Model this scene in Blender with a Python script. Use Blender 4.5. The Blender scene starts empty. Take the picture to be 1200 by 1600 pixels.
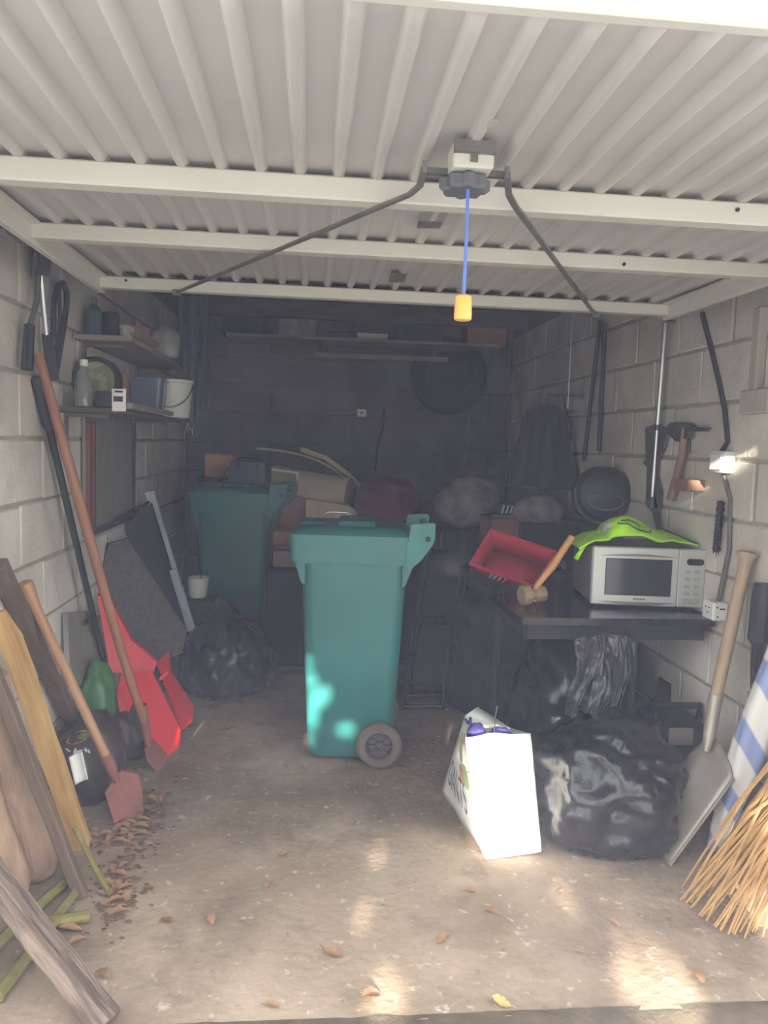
import bpy, bmesh, math, random
from mathutils import Vector, Matrix, Euler, noise
random.seed(7)
PI = math.pi
S = bpy.context.scene
COL = S.collection

# ------------------------------------------------------------------ camera
FPX, CH = 1200.0, 1.39
YAW, PITCH, ROLL = math.radians(5.48), math.radians(5.07), math.radians(1.8)
_f = Vector((math.sin(YAW)*math.cos(PITCH), math.cos(YAW)*math.cos(PITCH), -math.sin(PITCH)))
_r0 = Vector((math.cos(YAW), -math.sin(YAW), 0)); _u0 = _r0.cross(_f)
_R = math.cos(ROLL)*_r0 + math.sin(ROLL)*_u0
_U = math.cos(ROLL)*_u0 - math.sin(ROLL)*_r0
CAMPOS = Vector((0, 0, CH))
cam = bpy.data.cameras.new('camera'); camo = bpy.data.objects.new('camera', cam); COL.objects.link(camo)
cam.sensor_fit = 'VERTICAL'; cam.sensor_height = 36; cam.sensor_width = 27; cam.lens = 36*FPX/1600
cam.clip_start = 0.02; cam.clip_end = 200
camo.matrix_world = Matrix(((_R.x, _U.x, -_f.x, 0), (_R.y, _U.y, -_f.y, 0), (_R.z, _U.z, -_f.z, CH), (0, 0, 0, 1)))
S.camera = camo

# ------------------------------------------------------------------ sky, sun, exposure
W = bpy.data.worlds.new('sky'); S.world = W; W.use_nodes = True
bg = W.node_tree.nodes['Background']; bg.inputs[0].default_value = (0.95, 0.97, 1.0, 1); bg.inputs[1].default_value = 5.3
SUN_EL, SUN_AZ = math.radians(18.3), math.radians(9.0)
SUNV = Vector((-math.sin(SUN_AZ)*math.cos(SUN_EL), -math.cos(SUN_AZ)*math.cos(SUN_EL), math.sin(SUN_EL)))
sl = bpy.data.lights.new('sun', 'SUN'); sl.energy = 32; sl.color = (1.0, 0.93, 0.80); sl.angle = math.radians(0.5)
so = bpy.data.objects.new('sun', sl); COL.objects.link(so); so.rotation_euler = SUNV.to_track_quat('Z', 'Y').to_euler(); so.location = (0, -3, 6)
vs = S.view_settings
S.display_settings.display_device = 'sRGB'
vs.view_transform = 'Standard'; vs.look = 'None'; vs.gamma = 1; vs.use_curve_mapping = False; vs.exposure = 0.0

# ------------------------------------------------------------------ helpers
XL, XR, YF, YB, ZC = -1.0, 1.6, 1.75, 6.2, 2.42
def ray(px, py): return _f + (px-600)/FPX*_R - (py-800)/FPX*_U
def at(px, py, Y): d = ray(px, py); return CAMPOS + d*(Y/d.y)
def gnd(px, py, z=0.0): d = ray(px, py); return CAMPOS + d*((z-CH)/d.z)
def onx(px, py, X): d = ray(px, py); return CAMPOS + d*(X/d.x)
def lin(*c): return tuple((v/255/12.92 if v/255 <= .04045 else ((v/255+.055)/1.055)**2.4) for v in c)

class MB:
    def __init__(s): s.bm = bmesh.new()
    def add(s, vs_, fs):
        v = [s.bm.verts.new(p) for p in vs_]
        for f in fs:
            try: s.bm.faces.new([v[i] for i in f])
            except ValueError: pass
        return s
    def merge(s, b):
        me = bpy.data.meshes.new('t'); b.to_mesh(me); s.bm.from_mesh(me); bpy.data.meshes.remove(me); b.free(); return s
    def box(s, c, d, rot=None, bev=0.0, seg=1):
        b = bmesh.new(); bmesh.ops.create_cube(b, size=1)
        for v in b.verts: v.co = Vector((v.co.x*d[0], v.co.y*d[1], v.co.z*d[2]))
        if bev: bmesh.ops.bevel(b, geom=b.edges[:], offset=bev, segments=seg, affect='EDGES', profile=.5)
        m = (rot.to_matrix() if isinstance(rot, Euler) else rot).to_3x3() if rot is not None else Matrix.Identity(3)
        for v in b.verts: v.co = m @ v.co + Vector(c)
        return s.merge(b)
    def bar(s, p, q, w, h, up=(0, 0, 1), bev=0.0):
        p, q = Vector(p), Vector(q); z = (q-p); L = z.length; z.normalize()
        x = Vector(up).cross(z)
        if x.length < 1e-4: x = Vector((1, 0, 0)).cross(z)
        x.normalize(); y = z.cross(x)
        return s.box((p+q)/2, (w, h, L), Matrix((x, y, z)).transposed(), bev)
    def tube(s, pts, r, n=10, cap=True):
        pts = [Vector(p) for p in pts]; k = len(pts)
        rs = r if isinstance(r, (list, tuple)) else [r]*k
        rings = []; prev = None
        for i, p in enumerate(pts):
            t = (pts[min(i+1, k-1)] - pts[max(i-1, 0)]).normalized()
            if prev is None:
                a = t.orthogonal().normalized()
            else:
                a = prev - t*prev.dot(t); a.normalize()
            prev = a; b = t.cross(a)
            rings.append([s.bm.verts.new(p + (a*math.cos(2*PI*j/n) + b*math.sin(2*PI*j/n))*rs[i]) for j in range(n)])
        for i in range(k-1):
            for j in range(n):
                s.bm.faces.new((rings[i][j], rings[i][(j+1) % n], rings[i+1][(j+1) % n], rings[i+1][j]))
        if cap:
            s.bm.faces.new(rings[0][::-1]); s.bm.faces.new(rings[-1])
        return s
    def lathe(s, prof, n=24, m=None):
        m = m or Matrix.Identity(4); rings = []
        for r, z in prof:
            rings.append([s.bm.verts.new(m @ Vector((max(r, 1e-4)*math.cos(2*PI*j/n), max(r, 1e-4)*math.sin(2*PI*j/n), z))) for j in range(n)])
        for i in range(len(rings)-1):
            for j in range(n): s.bm.faces.new((rings[i][j], rings[i][(j+1) % n], rings[i+1][(j+1) % n], rings[i+1][j]))
        s.bm.faces.new(rings[0][::-1]); s.bm.faces.new(rings[-1]); return s
    def prism(s, pts, t, nrm=None):
        pts = [Vector(p) for p in pts]
        n = Vector(nrm).normalized() if nrm is not None else (pts[1]-pts[0]).cross(pts[-1]-pts[0]).normalized()
        k = len(pts); a = pts; b = [p + n*t for p in pts]
        return s.add(a+b, [list(range(k))[::-1], list(range(k, 2*k))] + [(i, (i+1) % k, k+(i+1) % k, k+i) for i in range(k)])
    def loft(s, rings, closed=True):
        R_ = [[s.bm.verts.new(p) for p in r] for r in rings]; n = len(R_[0])
        for i in range(len(R_)-1):
            for j in range(n): s.bm.faces.new((R_[i][j], R_[i][(j+1) % n], R_[i+1][(j+1) % n], R_[i+1][j]))
        if closed: s.bm.faces.new(R_[0][::-1]); s.bm.faces.new(R_[-1])
        return s
    def grid(s, fn, nu, nv):
        V = [[s.bm.verts.new(fn(i/nu, j/nv)) for j in range(nv+1)] for i in range(nu+1)]
        for i in range(nu):
            for j in range(nv): s.bm.faces.new((V[i][j], V[i+1][j], V[i+1][j+1], V[i][j+1]))
        return s
    def blob(s, c, rad, fn, sub=4, rot=None):
        b = bmesh.new(); bmesh.ops.create_icosphere(b, subdivisions=sub, radius=1)
        for v in b.verts:
            d = v.co.normalized(); p = fn(d); p = Vector((p.x*rad[0], p.y*rad[1], p.z*rad[2]))
            if rot is not None: p = rot.to_matrix() @ p
            v.co = p + Vector(c)
        return s.merge(b)
    def mesh(s, name, mat=None, ang=35):
        bmesh.ops.recalc_face_normals(s.bm, faces=s.bm.faces[:])
        me = bpy.data.meshes.new(name); s.bm.to_mesh(me); s.bm.free()
        me.shade_smooth(); me.set_sharp_from_angle(angle=math.radians(ang))
        if mat: me.materials.append(mat)
        return me
    def build(s, name, mat, parent=None, world=True, ang=35):
        o = bpy.data.objects.new(name, s.mesh(name, mat, ang)); COL.objects.link(o)
        if parent is not None:
            if world: o.data.transform(abs_world(parent).inverted())
            o.parent = parent
        return o
def abs_world(o):
    m = o.matrix_basis.copy()
    return abs_world(o.parent) @ m if o.parent else m
def align(o, a, b_):
    """re-bases a mesh so that its local z runs along the piece (grain follows it)"""
    a, b_ = Vector(a), Vector(b_)
    if o.parent: i_ = abs_world(o.parent).inverted(); a, b_ = i_ @ a, i_ @ b_
    M = Matrix.Translation(a) @ (b_-a).to_track_quat('Z', 'Y').to_matrix().to_4x4()
    o.data.transform(M.inverted()); o.matrix_basis = M; return o
def tag(o, label, cat, group=None):
    o['label'] = label; o['category'] = cat
    if group: o['group'] = group
    return o
def thing(name, loc, label, cat, rz=0.0, group=None, rot=None):
    o = bpy.data.objects.new(name, None); COL.objects.link(o); o.empty_display_size = .05
    o.location = loc; o.rotation_euler = rot if rot is not None else (0, 0, rz)
    return tag(o, label, cat, group)
def struct(o): o['kind'] = 'structure'; return o
def inst(name, me, parent, loc=(0, 0, 0), rot=(0, 0, 0)):
    o = bpy.data.objects.new(name, me); COL.objects.link(o); o.parent = parent; o.location = loc; o.rotation_euler = rot; return o
def dup(root, loc, rz, label):
    r = root.copy(); COL.objects.link(r); r.location = loc; r.rotation_euler = (0, 0, rz); r['label'] = label
    for ch in list(root.children):
        c = ch.copy(); COL.objects.link(c); c.parent = r
        for g in ch.children:
            d = g.copy(); COL.objects.link(d); d.parent = c
    return r
def rrect(x0, x1, y0, y1, z, r=.05, n=4):
    P = []
    for cx, cy, a0 in ((x1-r, y1-r, 0), (x0+r, y1-r, PI/2), (x0+r, y0+r, PI), (x1-r, y0+r, 1.5*PI)):
        for k in range(n+1): a = a0+PI/2*k/n; P.append(Vector((cx+r*math.cos(a), cy+r*math.sin(a), z)))
    return P
def fbm(p, o=4): return noise.fractal(Vector(p), 1.0, 2.0, o)

# ------------------------------------------------------------------ materials
def mat(name, col, rough=.6, metal=0.0, col2=None, scale=6.0, amt=.5, bump=0.0, bscale=40.0, detail=6, coat=0.0, stretch=None, trans=0.0, spec=.5, lo=.35, hi=.65, world=False):
    m = bpy.data.materials.new(name); m.use_nodes = True; nt = m.node_tree; N = nt.nodes; Lk = nt.links
    b = N['Principled BSDF']; b.inputs['Roughness'].default_value = rough; b.inputs['Metallic'].default_value = metal
    b.inputs['Coat Weight'].default_value = coat; b.inputs['Transmission Weight'].default_value = trans
    b.inputs['Specular IOR Level'].default_value = spec
    if world: tc = N.new('ShaderNodeNewGeometry'); src = tc.outputs['Position']
    else: tc = N.new('ShaderNodeTexCoord'); src = tc.outputs['Object']
    if stretch:
        mp = N.new('ShaderNodeMapping'); mp.inputs['Scale'].default_value = stretch; Lk.new(src, mp.inputs[0]); src = mp.outputs[0]
    if col2 is None: col2 = tuple(c*.72 for c in col); amt = amt
    nz = N.new('ShaderNodeTexNoise'); nz.inputs['Scale'].default_value = scale; nz.inputs['Detail'].default_value = detail; Lk.new(src, nz.inputs['Vector'])
    mr = N.new('ShaderNodeMapRange'); mr.inputs[1].default_value = lo; mr.inputs[2].default_value = hi; mr.inputs[4].default_value = amt; Lk.new(nz.outputs[0], mr.inputs[0])
    mx = N.new('ShaderNodeMix'); mx.data_type = 'RGBA'; mx.inputs[6].default_value = (*col, 1); mx.inputs[7].default_value = (*col2, 1)
    Lk.new(mr.outputs[0], mx.inputs[0]); Lk.new(mx.outputs[2], b.inputs['Base Color'])
    m['mix'] = mx.name
    if bump:
        n2 = N.new('ShaderNodeTexNoise'); n2.inputs['Scale'].default_value = bscale; n2.inputs['Detail'].default_value = 5; Lk.new(src, n2.inputs['Vector'])
        bp = N.new('ShaderNodeBump'); bp.inputs['Strength'].default_value = bump; bp.inputs['Distance'].default_value = .01
        Lk.new(n2.outputs[0], bp.inputs['Height']); Lk.new(bp.outputs[0], b.inputs['Normal'])
    return m
def overlay(m, col, scale, lo, hi, amt=1.0, detail=8, stretch=None, seed=0.0):
    """lays a second stain over a material's colour"""
    nt = m.node_tree; N = nt.nodes; Lk = nt.links; b = N['Principled BSDF']
    old = b.inputs['Base Color'].links[0].from_socket
    g = N.new('ShaderNodeNewGeometry'); mp = N.new('ShaderNodeMapping'); mp.inputs['Location'].default_value = (seed, seed*1.7, seed*.3)
    if stretch: mp.inputs['Scale'].default_value = stretch
    Lk.new(g.outputs['Position'], mp.inputs[0])
    nz = N.new('ShaderNodeTexNoise'); nz.inputs['Scale'].default_value = scale; nz.inputs['Detail'].default_value = detail; nz.inputs['Roughness'].default_value = .62; Lk.new(mp.outputs[0], nz.inputs['Vector'])
    mr = N.new('ShaderNodeMapRange'); mr.inputs[1].default_value = lo; mr.inputs[2].default_value = hi; mr.inputs[4].default_value = amt; Lk.new(nz.outputs[0], mr.inputs[0])
    mx = N.new('ShaderNodeMix'); mx.data_type = 'RGBA'; Lk.new(mr.outputs[0], mx.inputs[0]); Lk.new(old, mx.inputs[6]); mx.inputs[7].default_value = (*col, 1)
    Lk.new(mx.outputs[2], b.inputs['Base Color']); return m

m_floor = mat('concrete_floor', lin(180, 161, 141), .85, col2=lin(140, 121, 102), scale=1.6, amt=.9, bump=.5, bscale=38, world=True)
overlay(m_floor, lin(104, 88, 72), 1.15, .47, .66, .8, seed=3.1)
overlay(m_floor, lin(112, 96, 80), 4.5, .52, .66, .55, seed=6.4)
overlay(m_floor, lin(208, 195, 175), 26, .60, .70, .7, seed=8.2)
overlay(m_floor, lin(92, 78, 64), 22, .62, .74, .6, seed=1.2)
m_drive = mat('driveway', lin(132, 130, 126), .9, col2=lin(104, 102, 98), scale=2, bump=.5, bscale=30, world=True)
m_thresh = mat('threshold_dirt', lin(98, 86, 70), .95, col2=lin(60, 50, 40), scale=12, bump=.6, bscale=50, world=True)
m_block = mat('block_face', lin(218, 211, 198), .92, col2=lin(186, 177, 163), scale=2.2, amt=.8, bump=.45, bscale=45, world=True)
overlay(m_block, lin(140, 131, 117), 1.5, .55, .72, .5, seed=5.0)
m_mortar = mat('mortar', lin(168, 160, 148), .95, col2=lin(132, 124, 112), scale=5, bump=.5, bscale=60, world=True)
m_blockshade = mat('block_face_shaded', lin(112, 110, 110), .95, col2=lin(84, 82, 82), scale=2.2, amt=.8, bump=.45, bscale=45, world=True)  # back wall blocks: the deep shade there is put into the colour
m_ceil = mat('roof_sheet', lin(70, 68, 68), .9, col2=lin(45, 43, 42), scale=3, world=True)
m_joist = mat('joist_wood', lin(92, 80, 68), .85, col2=lin(60, 50, 42), scale=4, stretch=(1, 8, 8))
m_palewood = mat('pale_plank', lin(150, 140, 128), .8, col2=lin(110, 100, 88), scale=4, stretch=(1, 9, 9))
m_door = mat('door_paint', lin(188, 184, 179), .42, col2=lin(172, 168, 162), scale=1.3, amt=.7, bump=.04, bscale=12, world=True)
m_doorrail = mat('door_rail_paint', lin(206, 203, 192), .4, col2=lin(190, 187, 176), scale=3, world=True)
m_scuff = mat('door_scuff', lin(168, 164, 158), .6, col2=lin(140, 136, 130), scale=30)
m_greysteel = mat('grey_steel', lin(120, 118, 116), .5, .35, col2=lin(85, 80, 76), scale=12)
m_blackpl = mat('black_plastic', lin(36, 37, 40), .42, col2=lin(26, 27, 30), scale=5, bump=.05)
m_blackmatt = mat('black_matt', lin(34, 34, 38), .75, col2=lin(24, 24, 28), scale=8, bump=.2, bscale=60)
m_blackgloss = mat('black_gloss', lin(26, 26, 28), .16, col2=lin(38, 36, 36), scale=6)
m_bluecord = mat('blue_cord', lin(96, 124, 206), .7)
m_toggle = mat('amber_wood', lin(246, 190, 92), .5, col2=lin(214, 140, 48), scale=14)
m_bin = mat('bin_green', lin(44, 116, 114), .40, col2=lin(36, 100, 98), scale=3, amt=.7, bump=.03, bscale=60)
m_binlug = mat('bin_green_lug', lin(52, 128, 122), .45, col2=lin(42, 108, 104), scale=6)  # hinge lug green, a touch lighter than the bin body
m_tyre = mat('rubber', lin(104, 96, 90), .8, col2=lin(82, 76, 72), scale=10, bump=.2)
m_hub = mat('hub_plastic', lin(78, 74, 74), .55, col2=lin(52, 50, 50), scale=10)
m_bag = mat('bag_black', lin(26, 26, 28), .3, col2=lin(20, 20, 22), scale=5, bump=.5, bscale=24, coat=.15, stretch=(1, 1, .35))
m_baggrey = mat('bag_grey', lin(50, 51, 54), .18, col2=lin(34, 34, 38), scale=6, bump=.6, bscale=22, stretch=(1, 1, .4))
m_white = mat('white_woven', lin(236, 236, 232), .55, col2=lin(224, 224, 220), scale=6, bump=.05)
m_purple = mat('purple_cloth', lin(110, 104, 190), .7)
m_silver = mat('silver_paint', lin(196, 196, 192), .35, .25, col2=lin(180, 180, 176), scale=3)
m_silverside = mat('microwave_case', lin(130, 126, 122), .4, .3, col2=lin(110, 106, 102), scale=3)
m_button = mat('button_grey', lin(176, 176, 172), .4, .2)
m_glass = mat('oven_glass', lin(44, 48, 50), .1, col2=lin(36, 40, 42), scale=4)
m_lime = mat('hivis', lin(176, 236, 40), .75, col2=lin(160, 220, 36), scale=6, bump=.2, bscale=120)
m_darkline = mat('dark_seam', lin(50, 66, 40), .7)
m_red = mat('red_plastic', lin(214, 34, 46), .38, col2=lin(190, 28, 40), scale=5)
m_redcrate = mat('red_crate', lin(200, 50, 66), .4, col2=lin(170, 40, 56), scale=5)
m_woodh = mat('handle_wood', lin(176, 134, 96), .6, col2=lin(140, 100, 70), scale=5, stretch=(14, 14, 1.2))
m_woodpale = mat('shovel_ash', lin(178, 154, 128), .65, col2=lin(140, 116, 92), scale=5, stretch=(14, 14, 1.2))
m_woodred = mat('handle_brown', lin(158, 106, 78), .6, col2=lin(124, 80, 58), scale=5, stretch=(14, 14, 1.2))
m_wooddark = mat('dark_stake', lin(112, 92, 76), .8, col2=lin(76, 62, 50), scale=5, bump=.4, bscale=20, stretch=(8, 8, 1))
m_woodyel = mat('yellow_pine', lin(206, 168, 106), .6, col2=lin(160, 116, 62), scale=4, amt=.8, stretch=(7, 7, .8), bump=.3, bscale=16)
m_log = mat('bare_log', lin(176, 146, 120), .85, col2=lin(136, 110, 90), scale=5, amt=.85, bump=.8, bscale=16, stretch=(4, 4, 1.2))
m_weather = mat('weathered_plank', lin(136, 118, 104), .85, col2=lin(84, 70, 60), scale=6, amt=.9, bump=.7, bscale=20, stretch=(7, 7, 1), lo=.4, hi=.6)
m_greenwood = mat('mossy_cane', lin(132, 124, 70), .75, col2=lin(96, 90, 50), scale=6, bump=.2, stretch=(6, 6, 1))
m_rust = mat('rust', lin(136, 84, 74), .8, col2=lin(104, 62, 54), scale=12, bump=.3, bscale=60)
m_steel = mat('worn_steel', lin(168, 160, 148), .45, .35, col2=lin(128, 116, 104), scale=7, bump=.1)
m_alu = mat('aluminium', lin(200, 202, 206), .3, .7, col2=lin(170, 172, 178), scale=8)
m_greenpole = mat('green_pole', lin(52, 66, 66), .25, .5, col2=lin(40, 50, 50), scale=5)
m_mat = mat('grey_felt', lin(96, 90, 86), .95, col2=lin(68, 64, 62), scale=40, bump=.6, bscale=160)
m_card = mat('cardboard', lin(226, 170, 130), .85, col2=lin(204, 150, 112), scale=4, stretch=(1, 1, 6))
m_carddk = mat('cardboard_dark', lin(172, 124, 106), .85, col2=lin(144, 102, 86), scale=4)
m_beige = mat('carpet_beige', lin(222, 204, 176), .95, col2=lin(196, 178, 150), scale=8, bump=.3, bscale=120)
m_maroon = mat('maroon_cloth', lin(104, 40, 58), .9, col2=lin(78, 30, 44), scale=8, bump=.3, bscale=60)
m_greycloth = mat('grey_cloth', lin(160, 150, 150), .9, col2=lin(84, 78, 80), scale=9, bump=.3, bscale=60)
m_whitepl = mat('white_plastic', lin(226, 226, 220), .4, col2=lin(208, 208, 202), scale=5)
m_panel = mat('grey_board', lin(134, 130, 118), .7, col2=lin(112, 108, 98), scale=4, stretch=(1, 8, 1))
m_maroonw = mat('red_brown_frame', lin(120, 62, 54), .7)
m_straw = mat('straw', lin(192, 152, 98), .7, col2=lin(150, 112, 66), scale=20)
m_leaf = mat('dry_leaf', lin(160, 124, 92), .85, col2=lin(112, 84, 60), scale=20)
m_leafy = mat('yellow_leaf', lin(200, 172, 116), .8, col2=lin(176, 146, 92), scale=20)
m_soil = mat('soil', lin(118, 92, 72), .95, col2=lin(58, 44, 36), scale=20, bump=.8, bscale=40)
m_greenbag = mat('green_print', lin(70, 128, 72), .4, col2=lin(30, 74, 40), scale=9, bump=.3, bscale=20)
m_brownbag = mat('dark_sack', lin(58, 48, 46), .45, col2=lin(40, 33, 32), scale=5, bump=.7, bscale=12)
m_greybagm = mat('pale_sack', lin(190, 184, 178), .5, col2=lin(120, 116, 112), scale=8, bump=.4, bscale=20)
m_bluebag = mat('pale_blue_bag', lin(150, 170, 190), .5, col2=lin(176, 172, 150), scale=8, bump=.4, bscale=20)
m_tub = mat('clear_blue_tub', lin(104, 116, 140), .2, col2=lin(80, 90, 112), scale=5)
m_jar = mat('clear_glass', lin(205, 205, 195), .08, col2=lin(180, 180, 170), scale=3, trans=.75)
m_teal = mat('dark_teal', lin(56, 78, 88), .6)
m_wall_timber = mat('pale_timber', lin(176, 168, 154), .8, col2=lin(150, 142, 128), scale=4, stretch=(8, 8, 1))
m_ink = mat('dark_print', lin(110, 108, 112), .6)
m_greenprint = mat('green_ink', lin(150, 168, 120), .6)
m_orange = mat('orange_ink', lin(226, 160, 120), .6)
m_foliage = mat('foliage', lin(70, 104, 40), .6, col2=lin(50, 80, 30), scale=3)
m_bark = mat('bark', lin(96, 80, 66), .9, bump=.5)

# ------------------------------------------------------------------ setting
fl = MB()
fl.grid(lambda u, v: Vector((XL-.1+u*(XR-XL+.2), YF-.015+v*(YB-YF+.1), .006*fbm((u*6, v*9, 1)) - .004)), 60, 90)
struct(fl.build('floor', m_floor))
struct(MB().grid(lambda u, v: Vector((-14+u*28, -24+v*(24+YF-.09), -.03)), 4, 4).build('driveway', m_drive))
struct(MB().grid(lambda u, v: Vector((XL-.1+u*(XR-XL+.2), YF-.10+v*.1, -.03+.028*min(1, v*1.6)+.006*noise.noise(Vector((u*40, v*3, 2))))), 80, 6).build('trim_1', m_thresh))
struct(MB().box(((XL+XR)/2, (YF+YB)/2, ZC+.05), (XR-XL+.3, YB-YF+.3, .1)).build('ceiling', m_ceil))
walls = {}
walls['left'] = struct(MB().box((XL-.048, (YF+YB)/2, ZC/2), (.1, YB-YF+.2, ZC)).build('wall_left', m_mortar))
walls['right'] = struct(MB().box((XR+.048, (YF+YB)/2, ZC/2), (.1, YB-YF+.2, ZC)).build('wall_right', m_mortar))
walls['back'] = struct(MB().box(((XL+XR)/2, YB+.048, ZC/2), (XR-XL+.2, .1, ZC)).build('wall_back', m_blockshade))
fw = MB().box((XL+.075, YF-.06, ZC/2), (.15, .12, ZC)).box((XR-.075, YF-.06, ZC/2), (.15, .12, ZC)).box(((XL+XR)/2, YF-.06, 2.21), (XR-XL-.3, .12, .42))
struct(fw.build('wall_front', m_block))
# individual concrete blocks standing proud of the mortar
BL, BHH, JT = .44, .225, .013
bms = []
for k in range(5):
    b = bmesh.new(); bmesh.ops.create_cube(b, size=1)
    for v in b.verts: v.co = Vector((v.co.x*(BL-JT), v.co.y*.03, v.co.z*(BHH-JT)))
    bmesh.ops.bevel(b, geom=b.edges[:], offset=.006, segments=1, affect='EDGES')
    rnd = random.Random(k)
    for v in b.verts: v.co += Vector((rnd.uniform(-.004, .004), rnd.uniform(-.002, .002), rnd.uniform(-.004, .004)))
    me = bpy.data.meshes.new('block'); b.to_mesh(me); b.free(); me.materials.append(m_block); bms.append(me)
half = []
b = bmesh.new(); bmesh.ops.create_cube(b, size=1)
for v in b.verts: v.co = Vector((v.co.x*(BL/2-JT), v.co.y*.03, v.co.z*(BHH-JT)))
bmesh.ops.bevel(b, geom=b.edges[:], offset=.006, segments=1, affect='EDGES')
hme = bpy.data.meshes.new('block'); b.to_mesh(b_ := hme); b.free(); hme.materials.append(m_block)
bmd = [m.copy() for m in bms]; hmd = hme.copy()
for m in bmd+[hmd]: m.materials[0] = m_blockshade
def lay(wall, org, ax, L, rz, bms=bms, hme=hme):
    rows = int(ZC/BHH)
    for r in range(rows):
        x = -BL/2 if r % 2 else 0.0
        z = r*BHH+BHH/2+.02
        while x < L-.05:
            a, e = max(x, 0), min(x+BL, L)
            full = e-a > BL*.75
            if e-a > .1:
                c = (a+e)/2
                p = Vector(org)+Vector(ax)*c + Vector((0, 0, z)) + (Vector((random.uniform(-.003, .003), 0, 0)) if abs(ax[1]) else Vector((0, random.uniform(-.003, .003), 0)))
                o = inst('block', random.choice(bms) if full else hme, wall, p, (random.uniform(-.006, .006), 0, rz))
                if not full: o.scale.x = (e-a-JT)/(BL/2-JT)
            x += BL
lay(walls['left'], (XL-.006, YF+.1, 0), (0, 1, 0), YB-YF-.1, PI/2)
lay(walls['right'], (XR+.006, YF+.22, 0), (0, 1, 0), YB-YF-.22, PI/2)
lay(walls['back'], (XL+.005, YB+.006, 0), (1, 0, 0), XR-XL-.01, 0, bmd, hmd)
# roof joists across the garage
for k, y in enumerate((3.4, 4.2, 5.0, 5.75)):
    struct(MB().box(((XL+XR)/2, y, ZC-.07), (XR-XL, .05, .14), bev=.004).build('trim_%d' % (k+2), m_joist))

# ------------------------------------------------------------------ up-and-over door, open under the roof
DX0, DX1, DY0, DY1, DZ = -.80, 1.385, 1.03, 2.97, 1.965
dr = thing('garage_door', ((DX0+DX1)/2, (DY0+DY1)/2, DZ), 'white ribbed steel up-and-over garage door, swung open overhead', 'garage door')
sh = MB(); PIT = .0835; n = int((DX1-DX0-.05)/PIT); x = DX0+.025
prof = []
for k in range(n):
    x0 = DX0+.025+k*PIT
    prof += [(x0, .015), (x0+.004, .0155), (x0+.048, .0155), (x0+.052, .0148), (x0+.058, .002), (x0+.061, 0), (x0+.073, 0), (x0+.076, .002)]
prof.append((DX1-.025, .015))
NY = 24
for th, flip in ((0, 1),):
    V = [[sh.bm.verts.new((px, DY0+.01+(DY1-DY0-.02)*j/NY, DZ+pz-.004*math.sin(PI*j/NY))) for j in range(NY+1)] for px, pz in prof]
    for i in range(len(V)-1):
        for j in range(NY): sh.bm.faces.new((V[i][j], V[i+1][j], V[i+1][j+1], V[i][j+1]))
sheet = sh.build('ribbed_sheet', m_door, dr, ang=40)
sd = sheet.modifiers.new('thickness', 'SOLIDIFY'); sd.thickness = .0015; sd.offset = 1
def chan(y, x0, x1, name='cross_rail', h=.042, w=.05):
    r = MB().box(((x0+x1)/2, y, DZ-h/2-.001), (x1-x0, w, h), bev=.004)
    return r.build(name, m_doorrail, dr)
r1 = chan(1.745, DX0-.01, DX1+.01, h=.05); r2 = chan(2.26, DX0+.0, DX1-.0); r3 = chan(2.945, DX0+.02, DX1-.02, 'rear_rail')
MB().box(((DX0+DX1)/2, DY0+.012, DZ+.008), (DX1-DX0, .024, .026), bev=.003).build('front_rail', m_doorrail, dr)
for sx, xx in ((1, DX0), (-1, DX1)):
    MB().box((xx+sx*.012, (DY0+DY1)/2, DZ-.028), (.024, DY1-DY0, .056), bev=.003).box((xx+sx*.032, (DY0+DY1)/2, DZ-.004), (.03, DY1-DY0-.02, .008)).build('side_rail', m_doorrail, dr)
    MB().box((xx-sx*.014, 2.20, DZ-.035), (.012, .10, .05), bev=.003).tube([(xx-sx*.05, 2.2, DZ-.035), (xx, 2.2, DZ-.035)], .014).build('roller_bracket', m_greysteel, dr)
for px, py, yy in ((1152, 328, 1.719), (975, 413, 2.234), (197, 438, 2.918)):
    p = at(px, py, yy); MB().lathe([(.005, 0), (.005, .003), (.002, .004)], 8, Matrix.Translation(p) @ Matrix.Rotation(PI/2, 4, 'X')).build('bolt_hole', m_blackmatt, dr)
# lock case, star knob, latch rods
lk = gnd(738, 252, DZ-.03); lx, ly = lk.x, lk.y+.02
case = MB().box((lx, ly, DZ-.022), (.078, .075, .05), bev=.004).build('lock_case', m_doorrail, dr)
MB().box((lx, ly-.043, DZ-.012), (.080, .014, .022)).box((lx, ly-.0385, DZ-.028), (.014, .004, .02)).build('lock_plate', m_greysteel, case)
kn = MB()
ring = []
for j in range(40):
    a = 2*PI*j/40; r = .045+.006*math.cos(8*a); ring.append((r*math.cos(a), r*math.sin(a)))
kp = gnd(726, 288, 1.905); kx, ky, kz = kp
kn.loft([[Vector((kx+a*s_, ky+b_*s_, kz+dz)) for a, b_ in ring] for s_, dz in ((.86, -.016), (1, -.010), (1, .008), (.8, .014))])
kn.lathe([(.032, .010), (.028, .055)], 20, Matrix.Translation((kx, ky, kz)))
kn.build('star_knob', mat('knob_grey', lin(92, 92, 96), .6), dr)
MB().bar(gnd(660, 267, 1.93), gnd(794, 274, 1.93), .012, .012).build('latch_bar', m_greysteel, dr)
la = [gnd(663, 262, 1.925), gnd(656, 290, 1.912), gnd(640, 304, 1.91), at(276, 457, 2.89)]
ra = [gnd(792, 270, 1.925), gnd(795, 304, 1.912), gnd(806, 324, 1.91), at(930, 492, 2.89)]
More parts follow.
